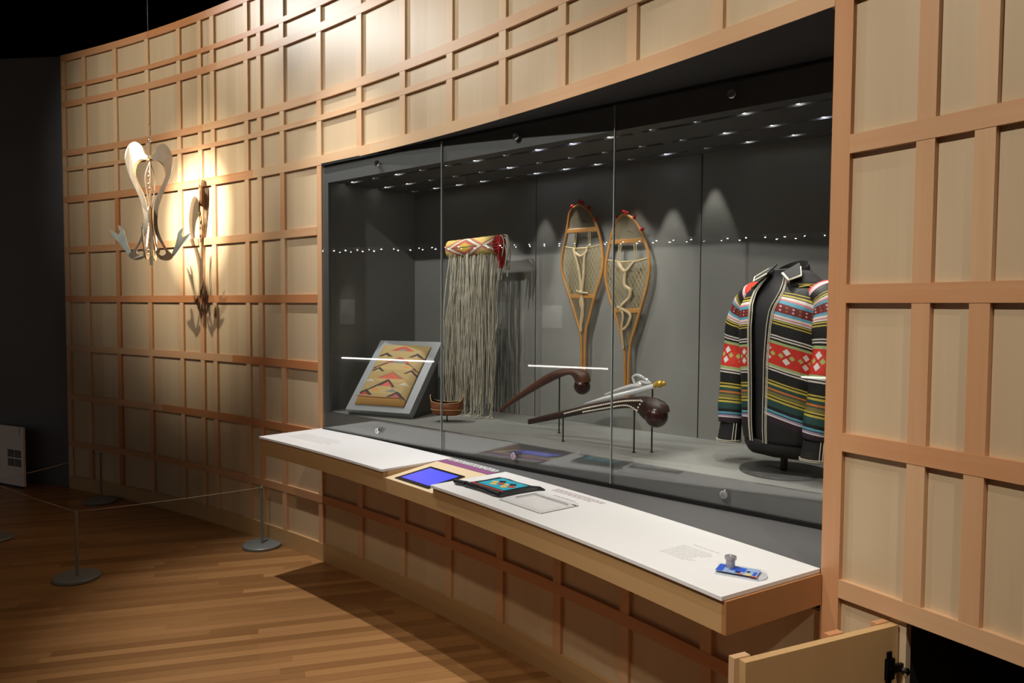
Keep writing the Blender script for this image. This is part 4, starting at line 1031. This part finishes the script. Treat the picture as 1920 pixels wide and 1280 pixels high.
# ================================================================== BARRIER
def post(label, x, y, z=0):
    t = thing('barrier_post', label, 'barrier post', (x, y, 0), 0, 'low barrier posts round the sculpture')
    m = MB(); m.lathe([(.120, .0008), (.125, .004), (.125, .016), (.121, .020), (.02, .021)], 40); m.build('base', POSTM, t, smooth=True)
    m = MB(); m.lathe([(.0088, .02), (.0088, .385)], 16); m.build('post', POSTM, t, smooth=True)
    m = MB(); m.lathe([(.010, .385), (.0108, .388), (.0108, .40), (.008, .404)], 16); m.build('cap', POSTM, t, smooth=True)
    return t
P1, P2, P3, P4 = (-2.528, 4.346), (-1.652, 4.957), (-3.321, 6.066), (-3.515, 5.059)
post1 = post('low grey barrier post nearest the viewer at lower left', *P1); post('low grey barrier post on the floor beside the label ledge end', *P2)
post3 = post('low grey barrier post against the far end of the timber wall', *P3); post('low grey barrier post cut off by the left picture edge', *P4)
def cord(par, p, q):
    m = MB(); q3 = Vector((q[0]-p[0], q[1]-p[1], 0)); d = q3.normalized()
    m.tube([d*.014*(1-i/10)+(q3-d*.014)*(i/10)+Vector((0, 0, .394-.006*sin(pi*i/10))) for i in range(11)], .0022, 6)
    m.build('cord', CORDM, par)
cord(post1, P1, P2); cord(post1, P1, P4); cord(post3, P3, P4)

# ================================================================== WHITE UNIT AT FAR LEFT
cb = thing('white_cabinet', 'low white cabinet with a square louvred vent at far left', 'cabinet', (-4.20, 6.46, 0), radians(154))
# local x runs away to the left
m = MB(); m.box(0, .9, -.02, 0, .02, .535); 
m.build('body', CABW, cb, bevel=.003)
m = MB(); m.box(.03, .87, -.018, -.004, 0, .0199); m.build('plinth', VENT, cb)
for ix in (0, 1):
    for iz in (0, 1):
        m = MB()
        for k in range(6): m.box(.03+ix*.1, .118+ix*.1, .0004, .004, .19+iz*.078+k*.011, .1975+iz*.078+k*.011)
        m.build('vent', VENT, cb)
m = MB(); m.box(.045, .05, .0004, .002, .47, .535); m.build('edge_slot', VENT, cb)

# ================================================================== TRACK SPOT, OPPOSITE CASE
def track_head(label, x, y, z, tgt):
    t = thing('track_spotlight', label, 'spotlight', (x, y, z)); d = (Vector(tgt)-Vector((x, y, z))).normalized()
    m = MB(); m.tube([-d*.12, -d*.02], .045, 16); m.build('lamp_head', plain('lamp_black', rgb(40, 40, 42), .5) if 'lamp_black' not in bpy.data.materials else bpy.data.materials['lamp_black'], t, smooth=True)
    m = MB(); m.tube([-d*.09, (-d*.09).xy.to_3d()+Vector((0, 0, 5.3-z))], .008, 8); m.build('stem', BLACK, t)
    return t
TL = {'sculpture_fill': 'added fill spotlight with a wide beam softening the sculpture spotlight', 'ledge_fill': 'added fill spotlight standing in for ambient light on the ledge front', 'near_end': 'black ceiling spotlight lighting the ledge end and open access door', 'ledge_end': 'black ceiling spotlight above the near end of the ledge', 'sculpture': 'black ceiling spotlight aimed at the hanging sculpture', 'wall_left': 'black ceiling spotlight washing the wall left of the case', 'wall_upper': 'black ceiling spotlight washing the wall above the case', 'wall_hot': 'black ceiling spotlight at the far end raking along the timber wall', 'ledge_left': 'black ceiling spotlight above the left end of the ledge', 'ledge_right': 'black ceiling spotlight above the right half of the ledge', 'panel_right': 'black ceiling spotlight aimed at the near timber panels'}
for n, l, tg, *_ in ROOM_SPOTS:
    t = track_head(TL[n], *l, tg); t['group'] = 'ceiling track spotlights'  # the two added fill lamps get a head as well
track_head('dim grey ceiling spotlight high in the dark at upper left', -3.55, 6.6, 4.22, (-3.5, 5.5, 2))['group'] = 'ceiling track spotlights'

oc = thing('display_case', 'far display case with glowing white ledges, seen mirrored in the glass', 'display case', O0+OD*3, atan2(OD.y, OD.x))
# local x along the far wall, local y towards the room (OD rotated by +90 deg)
sy = 1 if Vector((-OD.y, OD.x, 0)).dot(ON) < 0 else -1
def ob_(name, mat, x0, x1, d0, d1, z0, z1):
    y0, y1 = -sy*d0, -sy*d1; m = MB(); m.box(x0-3, x1-3, min(y0, y1), max(y0, y1), z0, z1); return m.build(name, mat, oc)
OCG = plain('far_case_grey', rgb(120, 118, 114), .6)
ob_('back_panel', OCG, -1.5, 11, 1.0, 1.05, .9, 2.4); ob_('case_base', DARKWALL, -1.5, 11, .02, 1.0, 0, .80); ob_('case_head', DARKWALL, -1.5, 11, .15, 1.0, 2.45, 3.0)
for a, b in ((0, 1.55), (2.98, 4.05), (6.3, 7.3)): ob_('glowing_ledge', BACKLIT, a, b, .0, .03, .825, .845)
m = MB(); k = 0
for d_, st in ((.33, .0), (.62, .1)):
    x = -.6
    while x < 10.5:
        if random.random() > .15:
            p = (x+st-3, -sy*d_, 2.43); m.lathe([(.012 if random.random() > .4 else .007, 0), (.008, -.006)], 8, p)
        x += .215
m.build('lamp_row', OPP_LED, oc)
CARD = plain('white_text_card', rgb(226, 226, 224), .6, var=.01)
for a, b, z0, z1, wt in ((2.77, 3.07, 1.3, 1.62, 95), (-.78, -.48, 1.3, 1.7, 26), (2.03, 2.27, 1.28, 1.66, 26)):
    ob_('text_panel', CARD, a, b, .975, .985, z0, z1)
    spot('spot_far_case', op((a+b)/2, .55, 2.38), op((a+b)/2, 1.0, 1.52), wt, 40, 1.0, (1, .97, .93), .02)
